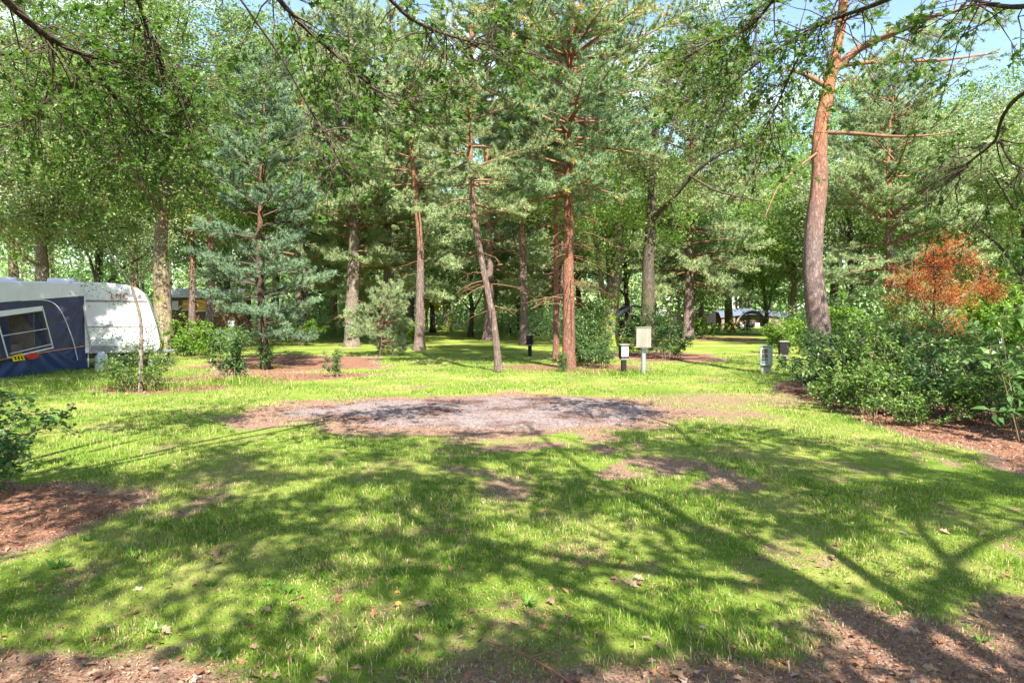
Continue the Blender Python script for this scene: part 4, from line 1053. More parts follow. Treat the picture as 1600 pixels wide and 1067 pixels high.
def grass(name, y0, y1, dens, h, w, seed, three=False):
    r = np.random.default_rng(seed)
    area = 0; xs_, ys_ = [], []
    xm = 0.77 * y1 + 0.7
    n = int(dens * 2 * xm * (y1 - y0))
    x = r.uniform(-xm, xm, n); y = r.uniform(y0, y1, n)
    k = in_view_xy(x, y); x, y = x[k], y[k]
    bf = bare_field(x, y); gf = gravel_f(x, y)
    cl = fbm(x * 3.1, y * 3.1, 71, 3)
    pr = (1 - bf) ** 1.4 * (0.22 + 1.15 * sstep(0.38, 0.64, cl)) + 0.04
    pr = np.where(gf < 0.95, 0.004, pr); pr = np.where(bed_min(x, y) < 0.9, 0.012, pr)
    k = r.uniform(size=len(x)) < pr; x, y, cl, bf = x[k], y[k], cl[k], bf[k]
    n = len(x)
    hh = h * r.uniform(0.45, 1.25, n) * (0.55 + 0.9 * sstep(0.35, 0.68, fbm(x * 1.3, y * 1.3, 72, 3))) * (1 - 0.4 * bf)
    az = r.uniform(0, 6.283, n); ln = r.uniform(0.1, 0.95, n) * hh
    B = np.stack([x, y, gz(x, y) - 0.004], 1)
    d = np.stack([np.cos(az), np.sin(az), 0 * az], 1); s = np.stack([-np.sin(az), np.cos(az), 0 * az], 1)
    ww = (w * r.uniform(0.6, 1.3, n) / 2)[:, None]
    tip = B + d * ln[:, None] + np.array([0, 0, 1]) * hh[:, None]
    ti = np.clip(0.15 + 0.55 * fbm(x * 0.7, y * 0.7, 73, 3) + r.normal(0, 0.17, n) + 0.12 * sstep(14, 24, y), 0, 0.88)
    ti = np.where(r.uniform(size=n) < 0.13 + 0.3 * bf + 0.14 * sstep(0.5, 0.7, fbm(x * 0.9, y * 0.9, 74, 3)), 1.0, ti)
    g = Geo()
    if three:
        mid = B + d * (ln * 0.32)[:, None] + np.array([0, 0, 1]) * (hh * 0.62)[:, None]
        V = np.stack([B - s * ww * 0.3, mid - s * ww, tip, mid + s * ww], 1); m = 4
    else:
        V = np.stack([B - s * ww, B + s * ww, tip], 1); m = 3
    g.add(V.reshape(-1, 3), np.arange(n * m).reshape(n, m), np.repeat(ti, m))
    return tag(g.obj(name, M['grass']), kind='stuff')
grass('lawn_grass', 2.4, 6.5, 7200, 0.042, 0.0055, 201, True)
grass('lawn_grass', 6.5, 13.0, 2400, 0.042, 0.0085, 202)
grass('lawn_grass', 13.0, 27.0, 420, 0.05, 0.018, 203)
# longer grass along the bed edges and round the posts
r = np.random.default_rng(205); g = Geo()
for (cx, cy, sx, sy, n, h) in [(-8.2, 14.4, 1.6, 0.5, 1500, 0.22), (-6.0, 15.2, 0.5, 0.3, 500, 0.25), (2.9, 18.2, 1.0, 0.4, 900, 0.16), (6.9, 18.2, 0.5, 0.3, 300, 0.14), (-9.5, 16.5, 1.5, 0.8, 900, 0.12), (1.2, 19.0, 1.2, 0.4, 400, 0.12), (4.8, 12.0, 0.4, 2.2, 300, 0.1), (-12.5, 18.2, 1.5, 0.4, 900, 0.14), (-0.4, 18.5, 0.3, 0.2, 160, 0.10), (1.62, 19.2, 0.35, 0.2, 160, 0.09), (-7.2, 19.8, 0.35, 0.2, 140, 0.12), (3.0, 17.9, 0.25, 0.15, 160, 0.13), (3.5, 17.9, 0.2, 0.12, 140, 0.13), (7.5, 19.2, 0.3, 0.2, 160, 0.12)]:
    x = cx + r.normal(size=n) * sx; y = cy + r.normal(size=n) * sy; az = r.uniform(0, 6.28, n); hh = h * r.uniform(0.4, 1.2, n)
    B = np.stack([x, y, gz(x, y) - 0.004], 1); d = np.stack([np.cos(az), np.sin(az), 0 * az], 1); s = np.stack([-np.sin(az), np.cos(az), 0 * az], 1) * 0.006
    mid = B + d * (hh * 0.2)[:, None] + np.array([0, 0, 1]) * (hh * 0.6)[:, None]; tip = B + d * (hh * 0.75)[:, None] + np.array([0, 0, 1]) * (hh * 0.9)[:, None]
    V = np.stack([B - s * 0.4, mid - s, tip, mid + s], 1)
    g.add(V.reshape(-1, 3), np.arange(n * 4).reshape(n, 4), np.repeat(np.clip(r.normal(0.5, 0.25, n), 0, 1), 4))
tag(g.obj('long_grass', M['grass']), kind='stuff')

def scatter_leaves(name, n, region, prob, size, mat, seed, shape='oak', tilt=0.35, lift=0.008):
    r = np.random.default_rng(seed); x0, x1, y0, y1 = region
    x = r.uniform(x0, x1, n); y = r.uniform(y0, y1, n); k = in_view_xy(x, y) & (r.uniform(size=n) < prob(x, y)); x, y = x[k], y[k]; n = len(x)
    if n == 0: return
    C = np.stack([x, y, gz(x, y) + lift + r.uniform(0, 0.012, n)], 1)
    nn = unit(np.array([0, 0, 1.0]) + r.normal(size=(n, 3)) * tilt); a = r.uniform(0, 6.28, n)
    g = Geo(); add_leaves(g, C, nn, np.stack([np.cos(a), np.sin(a), 0 * a], 1), size * r.uniform(0.5, 1.25, n), size * 0.4, np.clip(r.normal(0.45, 0.27, n), 0, 1), shape, 0, 0.2)
    return tag(g.obj(name, mat), kind='stuff')
soil = lambda x, y: 0.05 + 0.95 * bare_field(x, y) * (gravel_f(x, y) > 0.9)
scatter_leaves('leaf_litter', 5200, (-4.5, 4.5, 2.4, 5.6), lambda x, y: soil(x, y) * 0.75 * sstep(5.8, 3.0, y) + 0.02, 0.055, M['dry_leaf'], 301)
scatter_leaves('leaf_litter', 5200, (-12, 14, 5.0, 18), lambda x, y: 0.02 + 0.5 * (bed_min(x, y) < 1.05), 0.085, M['dry_leaf'], 302)
scatter_leaves('bark_chips', 60000, (-4.6, 4.6, 2.4, 5.5), lambda x, y: soil(x, y) ** 2, 0.022, M['chips'], 303, 'diamond', 0.5, 0.004)
scatter_leaves('bark_chips', 34000, (-10, 14, 4.0, 19), lambda x, y: (bed_min(x, y) < 1.08) * 0.9, 0.06, M['chips'], 304, 'diamond', 0.5, 0.01)
scatter_leaves('bark_chips', 22000, (-6, 6, 6.0, 16), lambda x, y: bare_field(x, y) ** 2 * (gravel_f(x, y) > 0.85) + 0.3 * (gravel_f(x, y) < 1.0), 0.04, M['chips'], 305, 'diamond', 0.4, 0.008)
scatter_leaves('gravel_stones', 15000, (-5, 3, 8.5, 14), lambda x, y: (gravel_f(x, y) < 1.05) * 0.4, 0.026, M['pebble'], 306, 'diamond', 0.6, 0.01)

# single fallen oak leaves that can be told apart in the foreground
r = np.random.default_rng(311); meshes = []
for q in range(6):
    g = Geo(); rr = np.random.default_rng(320 + q)
    add_leaves(g, np.array([[-0.045, 0, 0.012]]), unit(np.array([[rr.normal(0, .2), rr.normal(0, .2), 1.0]])), np.array([[1.0, 0, 0]]), 0.10, 0.05, np.array([rr.uniform(0.35, 1.0)]), 'oak', 0, rr.uniform(0.15, 0.35))
    meshes.append(g.mesh('fallen_leaf', M['dry_leaf']))
cnt = 0
while cnt < 60:
    y = 2.75 + 3.2 * r.uniform() ** 1.6; x = r.uniform(-0.75, 0.75) * y
    if r.uniform() > 0.25 + 0.75 * float(bare_field(np.array([x]), np.array([y]))[0]): continue
    o = bpy.data.objects.new('fallen_leaf', meshes[int(r.integers(6))]); COL.objects.link(o)
    o.location = (x, y, float(gz(x, y)) + 0.012); o.rotation_euler = (r.normal(0, 0.2), r.normal(0, 0.2), r.uniform(0, 6.28)); s = r.uniform(0.45, 0.9); o.scale = (s, s, s)
    tag(o, 'dry brown oak leaf lying on the ground in the foreground', 'leaf', 'fallen oak leaves in the foreground'); cnt += 1

# broad-leaved weeds in the lawn
def make_weed(label, loc, n, ln, seed):
    rr = np.random.default_rng(seed); g = Geo()
    az = np.arange(n) * 2.4 + rr.normal(0, 0.3, n); up = rr.uniform(0.25, 0.9, n)
    d = unit(np.stack([np.cos(az), np.sin(az), up], 1)); s = np.stack([-np.sin(az), np.cos(az), 0 * az], 1); nn = np.cross(d, s)
    add_leaves(g, np.zeros((n, 3)), unit(-nn * np.sign(-nn[:, 2:3] * -1 + 1e-9)), d, ln * rr.uniform(0.6, 1.2, n), ln * 0.3, np.clip(rr.normal(0.5, 0.2, n), 0, 1), 'ovate', 0, 0.12)
    o = g.obj('lawn_weed', M['weed']); o.location = (loc[0], loc[1], float(gz(*loc)) + 0.004)
    return tag(o, label, 'weed', 'weeds in the lawn')
w0 = [make_weed('broad-leaved weed growing in the foreground lawn', (-2.9, 4.3), 9, 0.10, 331), make_weed('broad-leaved weed growing in the foreground lawn', (-1.3, 3.9), 7, 0.09, 332), make_weed('broad-leaved weed growing in the foreground lawn', (0.1, 3.7), 11, 0.08, 333)]
for q in range(20):
    y = 3.1 + 3.4 * r.uniform() ** 1.3; x = r.uniform(-0.72, 0.72) * y
    o = w0[q % 3].copy(); COL.objects.link(o); o.location = (x, y, float(gz(x, y)) + 0.003); o.rotation_euler = (0, 0, r.uniform(0, 6.28)); s = r.uniform(0.5, 1.0); o.scale = (s, s, s * r.uniform(0.7, 1.2))

def ground_at(px, py):
    rr = ray(px, py); t = -CAM_H / rr[2]; return rr[0] * t, rr[1] * t
for px, py, s, lab in ((622, 945, 0.75, 'small round orange mushroom cap in the grass, the nearer of two'), (620, 924, 0.5, 'small orange mushroom cap in the grass, the farther of two')):
    x, y = ground_at(px, py); ms = thing('mushroom', lab, 'mushroom', (x, y, float(gz(x, y))), 0, 'orange mushrooms in the grass')
    g = Geo(); tube(g, np.array([(0, 0, -0.005), (0.002, 0, 0.015), (0, 0, 0.03)]) * s, np.array([0.008, 0.007, 0.006]) * s, 8); g.obj('stalk', plain('mushroom_stalk', (0.6, 0.45, 0.3)), ms)
    g = Geo(); zz = np.array([0.026, 0.03, 0.04, 0.048, 0.051]) * s; rr_ = np.array([0.022, 0.026, 0.021, 0.011, 0.001]) * s
    tube(g, np.stack([0 * zz, 0 * zz, zz], 1), rr_, 14); g.obj('cap', plain('mushroom_cap', (0.75, 0.27, 0.05), 0.4), ms)
# a fallen twig at the bottom edge
x, y = ground_at(835, 1045)
g = Geo(); P = smooth_path([(-0.22, 0.22, 0.02), (-0.08, 0.10, 0.03), (0.05, -0.02, 0.025), (0.18, -0.2, 0.02)], 12); P[:, 2] += rng.normal(0, 0.002, 12)
tube(g, P, np.linspace(0.004, 0.007, 12), 6, wob=0.1); tube(g, np.array([P[5], P[5] + [0.08, 0.03, 0.01], P[5] + [0.15, 0.02, 0.0]]), [0.004, 0.003, 0.002], 5)
o = g.obj('fallen_twig', plain('twig_red', (0.24, 0.10, 0.07), 0.8)); o.location = (x, y, float(gz(x, y))); tag(o, 'thin reddish fallen twig on the soil at the bottom edge', 'twig')

# ------------------------------------------------------------------ camp things
M['white_paint'] = plain('white_paint', (0.60, 0.61, 0.64), 0.35, 0.5, 0.03, 3.0)
M['white_vinyl'] = plain('white_vinyl', (0.66, 0.67, 0.68), 0.55, 0.35, 0.03, 4.0)
M['navy'] = plain('navy_canvas', (0.045, 0.052, 0.10), 0.6, 0.35, 0.1, 9.0, 0.15)
M['navy_skirt'] = plain('navy_skirt', (0.03, 0.055, 0.15), 0.5, 0.4, 0.12, 6.0, 0.2)
M['rubber'] = plain('rubber', (0.03, 0.03, 0.03), 0.7)
M['trim_grey'] = plain('trim_grey', (0.22, 0.20, 0.20), 0.5)
M['galv'] = plain('galvanised', (0.42, 0.45, 0.50), 0.4, 0.5, 0.1, 14, 0.1, 0.6)
M['orange'] = plain('orange_piping', (0.75, 0.27, 0.05), 0.5)
M['red'] = plain('red_paint', (0.62, 0.03, 0.03), 0.4)
M['yellow'] = plain('yellow_paint', (0.85, 0.58, 0.02), 0.45)
M['tan'] = plain('tan_canvas', (0.26, 0.19, 0.13), 0.8, 0.2)
M['black_plastic'] = plain('black_plastic', (0.018, 0.015, 0.014), 0.65, 0.18, 0.1)
M['box_tan'] = plain('weathered_box', (0.30, 0.285, 0.26), 0.6, 0.3, 0.12, 5.0, 0.1, 0, (1, 1, 0.3), (0.23, 0.215, 0.17))
M['box_green'] = plain('pale_green_box', (0.25, 0.33, 0.29), 0.5, 0.4, 0.08, 6.0)
M['concrete'] = plain('concrete', (0.36, 0.355, 0.36), 0.8, 0.2, 0.1, 9.0, 0.3)
M['grille'] = plain('grille', (0.07, 0.05, 0.035), 0.5)
M['slate'] = plain('grey_canvas', (0.10, 0.12, 0.165), 0.6, 0.3, 0.06, 2.0)
M['cabin_wood'] = plain('cabin_wood', (0.16, 0.10, 0.06), 0.8, 0.2, 0.15, 6.0, 0.2, 0, (1, 1, 5))

def pane_mat(name, tint, clear=0.75):
    m, nt, out = mat_base(name); L = nt.links.new
    t = N(nt, 'ShaderNodeBsdfTransparent'); t.inputs['Color'].default_value = rgba(tint)
    g_ = N(nt, 'ShaderNodeBsdfGlossy', Roughness=0.12); g_.inputs['Color'].default_value = (0.9, 0.92, 1, 1)
    fr = N(nt, 'ShaderNodeFresnel', IOR=1.12); mx = N(nt, 'ShaderNodeMixShader')
    L(fr.outputs['Fac'], mx.inputs['Fac']); L(t.outputs['BSDF'], mx.inputs[1]); L(g_.outputs['BSDF'], mx.inputs[2]); L(mx.outputs['Shader'], out.inputs['Surface'])
    return m
M['clear'] = pane_mat('clear_vinyl', (0.88, 0.9, 0.95))
M['glass'] = plain('dark_glass', (0.03, 0.035, 0.045), 0.08, 0.6, 0.02)

def prism(name, prof, y0, y1, mat, parent, bev=0.0):
    """profile in (x, z), extruded along y"""
    n = len(prof); V = [(x, y0, z) for x, z in prof] + [(x, y1, z) for x, z in prof]
    g = Geo(); g.add(V, [list(range(n)), list(range(2 * n - 1, n - 1, -1))]); g.ch[-1] = (g.ch[-1][0], g.ch[-1][1], g.ch[-1][2], 0, False)
    q = [[i, i + n, (i + 1) % n + n, (i + 1) % n] for i in range(n)]
    g.ch.append((np.zeros((0, 3)), np.array(q), np.zeros(0), 0, False))
    o = g.obj(name, mat, parent)
    bm = bmesh.new(); bm.from_mesh(o.data); bmesh.ops.recalc_face_normals(bm, faces=bm.faces); bm.to_mesh(o.data); bm.free()
    if bev: bevel(o, bev, 3)
    return o

def disc(name, c, r, th, mat, parent, sides=16, axis='y'):
    P = np.array([[0, -th / 2, 0], [0, th / 2, 0]]) if axis == 'y' else (np.array([[-th / 2, 0, 0], [th / 2, 0, 0]]) if axis == 'x' else np.array([[0, 0, -th / 2], [0, 0, th / 2]]))
    g = Geo(); tube(g, P + np.asarray(c, float), [r, r], sides); return g.obj(name, mat, parent)

def lathe(name, prof, mat, parent, sides=20, c=(0, 0, 0)):
    z = np.array([p[1] for p in prof]); r_ = np.array([p[0] for p in prof]); g = Geo()
    n = len(prof); a = np.linspace(0, 6.2832, sides, endpoint=False)
    V = np.stack([np.outer(r_, np.cos(a)), np.outer(r_, np.sin(a)), np.outer(z, np.ones(sides))], -1) + np.asarray(c, float)
    i = np.arange(n - 1)[:, None] * sides; j = np.arange(sides)[None]; j2 = (j + 1) % sides
    g.add(V.reshape(-1, 3), np.stack([i + j, i + j2, i + sides + j2, i + sides + j], -1).reshape(-1, 4), None, 0, True)
    return g.obj(name, mat, parent)

# --- caravan
A0 = (-12.2, 19.6)
cv = thing('caravan', 'white caravan with sloping nose and red letters, joined to the navy awning', 'caravan', (A0[0], A0[1], 0), math.radians(26))
cv.scale = (0.9, 1, 1)
prof = [(-3.6, 0.45), (1.93, 0.45), (2.04, 0.56), (2.06, 0.78), (1.95, 1.3), (1.76, 1.9), (1.63, 2.18), (1.45, 2.34), (1.12, 2.44), (0.5, 2.5), (-3.1, 2.5), (-3.45, 2.38), (-3.6, 2.1)]
prism('body', prof, 0.0, 2.2, M['white_paint'], cv, 0.035)
boxpart('trim', (0.85, -0.012, 1.965), (1.72, 0.02, 0.05), M['trim_grey'], cv, 0, 0.005)
boxpart('trim', (0.97, -0.008, 1.22), (1.94, 0.014, 0.025), M['trim_grey'], cv)
for z in (0.86, 0.80, 0.74): boxpart('rib', (1.02, -0.010, z), (1.96, 0.016, 0.022), M['galv'], cv, 0, 0.004)
boxpart('skirt', (1.0, -0.006, 0.58), (1.9, 0.010, 0.2), plain('skirt_grey', (0.26, 0.27, 0.30), 0.5), cv)
prism('underbody', [(-3.4, 0.30), (1.6, 0.30), (1.8, 0.447), (-3.5, 0.447)], 0.1, 2.1, M['rubber'], cv)
for x, z in ((0.02, 2.16), (0.06, 1.83)): disc('marker_light', (x, -0.012, z), 0.055, 0.025, plain('marker', (0.7, 0.68, 0.6), 0.3), cv)
boxpart('hatch', (1.25, -0.004, 1.02), (0.95, 0.008, 0.26), plain('hatch_grey', (0.72, 0.73, 0.75), 0.4), cv, 0, 0.004)
boxpart('hatch_lock', (0.62, -0.014, 1.27), (0.2, 0.02, 0.035), M['trim_grey'], cv, 0, 0.006)
for x in (0.62, 1.28): boxpart('panel_seam', (x, -0.005, 1.58), (0.008, 0.008, 0.68), M['trim_grey'], cv)
for x, w in ((-2.35, 0.85), (-0.75, 0.75)):
    o = boxpart('roof_vent', (x, 1.0, 2.56), (w, 0.9, 0.14), M['white_paint'], cv, 0, 0.05)
# red maker's letters
fc = bpy.data.curves.new('letters', 'FONT'); fc.body = 'LMC'; fc.size = 0.235; fc.extrude = 0.004; fc.space_character = 1.15; fc.shear = 0.1; fc.materials.append(M['red'])
lo = bpy.data.objects.new('letters', fc); COL.objects.link(lo); lo.parent = cv; lo.location = (0.66, -0.008, 2.03); lo.rotation_euler = (math.radians(90), 0, 0)
bpy.context.view_layer.update()
lm_ = bpy.data.meshes.new_from_object(lo.evaluated_get(bpy.context.evaluated_depsgraph_get())); COL.objects.unlink(lo); bpy.data.objects.remove(lo)
lo = bpy.data.objects.new('letters', lm_); COL.objects.link(lo); lo.parent = cv; lo.location = (0.66, -0.012, 2.03); lo.rotation_euler = (math.radians(90), 0, 0)
# wheel, drawbar and steady legs
whl = bpy.data.objects.new('wheel', None); COL.objects.link(whl); whl.parent = cv; whl.location = (-0.9, 0.18, 0.31)
g = Geo(); tube(g, np.array([[0, -0.09, 0], [0, -0.06, 0], [0, 0.06, 0], [0, 0.09, 0]]), [0.27, 0.31, 0.31, 0.27], 24); g.obj('tyre', M['rubber'], whl)
disc('rim', (0, -0.085, 0), 0.19, 0.03, M['galv'], whl)
g = Geo(); tube(g, np.array([[1.7, 0.35, 0.42], [2.2, 0.8, 0.42], [2.45, 1.1, 0.44]]), [0.045] * 3, 8); tube(g, np.array([[1.7, 1.85, 0.42], [2.2, 1.4, 0.42], [2.45, 1.1, 0.44]]), [0.045] * 3, 8); g.obj('drawbar', M['galv'], cv)
tubepart('steady_leg', [(1.6, 0.25, 0.45), (1.75, 0.25, 0.2), (1.85, 0.25, 0.02)], 0.03, M['galv'], cv)
tubepart('jockey_wheel', [(2.3, 1.0, 0.75), (2.3, 1.0, 0.3), (2.3, 1.0, 0.02)], [0.03, 0.03, 0.1], M['rubber'], cv)
tubepart('gas_hose', [(2.0, -0.02, 0.9), (2.1, 0.1, 0.65), (2.05, 0.2, 0.5)], 0.012, plain('hose_yellow', (0.6, 0.5, 0.1)), cv)
tubepart('awning_rail', smooth_path([(-0.42, -0.02, 2.49), (-0.26, -0.02, 2.36), (-0.10, -0.02, 1.9), (-0.02, -0.02, 1.3), (0.06, -0.02, 0.9), (0.08, -0.02, 0.45)], 16), 0.022, plain('rail', (0.5, 0.42, 0.34), 0.4), cv)

# --- awning
aw = thing('awning', 'navy caravan awning with white roof and clear side window at the left edge', 'awning', (A0[0], A0[1], 0))
pd = unit(np.array([-0.12, -0.99])); nd = np.array([-pd[1], pd[0]])            # along the side panel; outward
def ap(t, z, o_=0.0): return np.array([pd[0] * t + nd[0] * o_ - 0.05, pd[1] * t + nd[1] * o_ - 0.03, z])
TOP = lambda t: 2.11 - 0.083 * t
W = [(2.95, 1.65), (1.52, 1.80), (1.19, 0.68), (2.62, 0.50)]                    # window corners TL TR BR BL
def patch(name, c, mat, parent, folds=0.0, nf=6, nu=22, nv=12, o_=0.0, fan=None):
    u, v = np.meshgrid(np.linspace(0, 1, nu), np.linspace(0, 1, nv))
    c = [np.array(k, float) for k in c]
    tz = (c[0][None, None] * ((1 - u) * (1 - v))[..., None] + c[1] * (u * (1 - v))[..., None] + c[2] * (u * v)[..., None] + c[3] * ((1 - u) * v)[..., None])
    edge = np.sin(u * np.pi) * np.sin(v * np.pi)
    ang = np.arctan2(tz[..., 1] - 2.1, tz[..., 0] + 0.05) if fan else u * 6
    d = folds * np.sin(ang * nf + 2 * v) * edge + folds * 0.8 * (fbm(tz[..., 0] * 2.2, tz[..., 1] * 2.2, 9, 3) - 0.5) * edge
    V = np.array([ap(t, z, o_ + dd) for t, z, dd in zip(tz[..., 0].ravel(), tz[..., 1].ravel(), d.ravel())])
    i, j = np.meshgrid(np.arange(nu - 1), np.arange(nv - 1)); k = (j * nu + i).ravel()
    g = Geo(); g.add(V, np.stack([k, k + 1, k + nu + 1, k + nu], 1), None, 0, True)
    return g.obj(name, mat, parent)
patch('side_panel', [(0, 0.66), W[2], W[1], (0, TOP(0))], M['navy'], aw, 0.05, 14, 40, 30, 0, True)
patch('side_panel', [(0, TOP(0)), W[1], W[0], (3.2, TOP(3.2))], M['navy'], aw, 0.0)
patch('side_panel', [W[3], (3.2, 0.45), (3.2, TOP(3.2)), W[0]], M['navy'], aw, 0.03)
patch('skirt', [(-0.08, 0.0), (3.2, 0.0), W[3], W[2]], M['navy_skirt'], aw, 0.06, 5, 40, 14)
patch('skirt', [(-0.08, 0.0), W[2], (0.6, 0.67), (0, 0.66)], M['navy_skirt'], aw, 0.03, 5)
patch('roof_side', [(-0.02, TOP(0)), (3.2, TOP(3.2)), (3.2, 2.36), (-0.02, 2.46)], M['white_vinyl'], aw, 0.015, 3, 30, 8)
g = Geo(); a_, b_ = ap(-0.02, 2.46), ap(3.2, 2.36); rr = [a_, b_, b_ + [-3.6, -0.6, -0.05], a_ + [-3.1, -1.55, 0.02]]
u, v = np.meshgrid(np.linspace(0, 1, 10), np.linspace(0, 1, 10)); V = sum(np.multiply.outer(wt, p) for wt, p in zip(((1 - u) * (1 - v), u * (1 - v), u * v, (1 - u) * v), rr)); V[..., 2] += 0.04 * np.sin(u * np.pi) * np.sin(v * np.pi)
i, j = np.meshgrid(np.arange(9), np.arange(9)); k = (j * 10 + i).ravel(); g.add(V.reshape(-1, 3), np.stack([k, k + 1, k + 11, k + 10], 1), None, 0, True); g.obj('roof', M['white_vinyl'], aw)
g = Geo(); q0, q1 = ap(3.2, 0), ap(3.2, 2.3); g.add([q0, q0 + [-3.6, -0.6, 0], q1 + [-3.6, -0.6, 0], q1], [[0, 1, 2, 3]]); g.obj('front_panel', M['navy'], aw)
win = bpy.data.objects.new('window', None); COL.objects.link(win); win.parent = aw
g = Geo(); g.add([ap(*k, -0.01) for k in W], [[0, 1, 2, 3]]); g.obj('pane', M['clear'], win)
for a_, b_, r_w in ((W[1], W[2], 0.018), (W[2], W[3], 0.022), (W[3], W[0], 0.018)): tubepart('frame', [ap(*a_, 0.015), ap(*b_, 0.015)], r_w, M['white_vinyl'], win)
patch('valance', [W[0], W[1], (W[1][0] - 0.02, W[1][1] - 0.12), (W[0][0] - 0.03, W[0][1] - 0.14)], M['white_vinyl'], win, 0, 1, 8, 3, 0.012)
tubepart('frame', [ap(2.78, 1.05, 0.012), ap(1.36, 1.20, 0.012)], 0.010, M['white_vinyl'], win)
tubepart('frame', [ap(2.55, 0.60, 0.015), ap(1.23, 0.78, 0.015)], 0.012, M['white_vinyl'], win)
patch('curtain', [(2.92, 1.55), (2.45, 1.60), (2.35, 0.62), (2.62, 0.58)], M['navy'], aw, 0.05, 12, 30, 10, -0.12)
patch('curtain', [(1.95, 1.66), (1.54, 1.70), (1.22, 0.78), (1.42, 0.76)], M['navy'], aw, 0.05, 12, 30, 10, -0.12)
tubepart('orange_piping', [ap(-0.02, 0.675, 0.02), ap(1.2, 0.60, 0.03), ap(3.2, 0.44, 0.03)], 0.011, M['orange'], aw)
tubepart('white_piping', smooth_path([ap(2.2, 1.93, 0.02), ap(1.55, 1.97, 0.03), ap(1.2, 1.92, 0.06), ap(0.95, 1.72, 0.06), ap(0.75, 1.35, 0.07), ap(0.5, 0.8, 0.06), ap(0.36, 0.30, 0.05)], 24), 0.012, M['white_vinyl'], aw)
tubepart('edge_piping', [ap(-0.02, 2.46, 0.01), ap(-0.02, 2.1, 0.01), ap(-0.06, 1.2, 0.01), ap(-0.1, 0.6, 0.01), ap(-0.08, 0.05, 0.02)], 0.016, M['white_vinyl'], aw)
# red and yellow emblem under the window
em = bpy.data.objects.new('emblem', None); COL.objects.link(em); em.parent = aw
def flat(name, tz, mat, parent, o_): g = Geo(); g.add([ap(t, z, o_) for t, z in tz], [list(range(len(tz)))]); return g.obj(name, mat, parent)
flat('emblem_field', [(2.52, 0.40), (2.58, 0.54), (2.25, 0.60), (2.15, 0.42)], M['yellow'], em, 0.065)
flat('emblem_stroke', [(2.15 - 0.42 * (0.5 - 0.5 * math.cos(q)), 0.50 + 0.08 * math.sin(q)) for q in np.linspace(0, 6.0, 14)], M['red'], em, 0.069)
for k in range(3): flat('emblem_bar', [(2.46 - 0.1 * k, 0.44), (2.50 - 0.1 * k, 0.52), (2.46 - 0.1 * k, 0.53), (2.42 - 0.1 * k, 0.45)], M['black_plastic'], em, 0.070)
# made-up tan cupboard standing in for the shaded brownish interior, and the kettle
cx, cy = A0[0] - 1.25, A0[1] - 2.2
cb = thing('added_cupboard', 'made-up tan cupboard standing in for the shaded interior behind the awning window', 'cupboard', (cx, cy, 0), 0.1)
boxpart('body', (0, 0.2, 0.4), (1.3, 0.45, 0.8), M['tan'], cb, 0, 0.02); boxpart('back_panel', (0, 0.44, 1.05), (1.9, 0.03, 1.6), plain('tan_wall', (0.20, 0.155, 0.12), 0.8), cb)
kt = thing('kettle', 'dark kettle with curved handle seen through the awning window', 'kettle', (cx - 0.05, cy + 0.12, 0.8), 0.1)
lathe('pot', [(0.001, 0), (0.13, 0.0), (0.15, 0.04), (0.13, 0.14), (0.06, 0.18), (0.001, 0.185)], M['black_plastic'], kt)
tubepart('handle', smooth_path([(-0.11, 0, 0.14), (-0.08, 0, 0.26), (0.05, 0, 0.26), (0.08, 0, 0.14)], 12), 0.012, M['black_plastic'], kt)
tubepart('spout', [(0.12, 0, 0.06), (0.25, 0, 0.13), (0.42, 0, 0.15)], [0.03, 0.02, 0.012], M['black_plastic'], kt)

# --- water barrel beside the caravan
x, y = spot(157, 18.7)
wbar = thing('water_barrel', 'translucent white water barrel with blue print standing by the caravan', 'barrel', (x, y, float(gz(x, y))))
lathe('barrel_body', [(0.001, 0), (0.145, 0.0), (0.16, 0.03), (0.165, 0.3), (0.15, 0.42), (0.10, 0.48), (0.001, 0.485)], plain('barrel', (0.36, 0.40, 0.46), 0.4, 0.4, 0.06), wbar)
lathe('lid', [(0.001, 0.525), (0.055, 0.52), (0.06, 0.48), (0.06, 0.47)], M['white_paint'], wbar)
lathe('print_band', [(0.167, 0.27), (0.167, 0.30)], plain('blue_print', (0.05, 0.1, 0.4), 0.5), wbar)
tubepart('handle', smooth_path([(-0.09, 0, 0.46), (-0.08, 0, 0.55), (0.08, 0, 0.55), (0.09, 0, 0.46)], 10), 0.012, M['white_paint'], wbar)

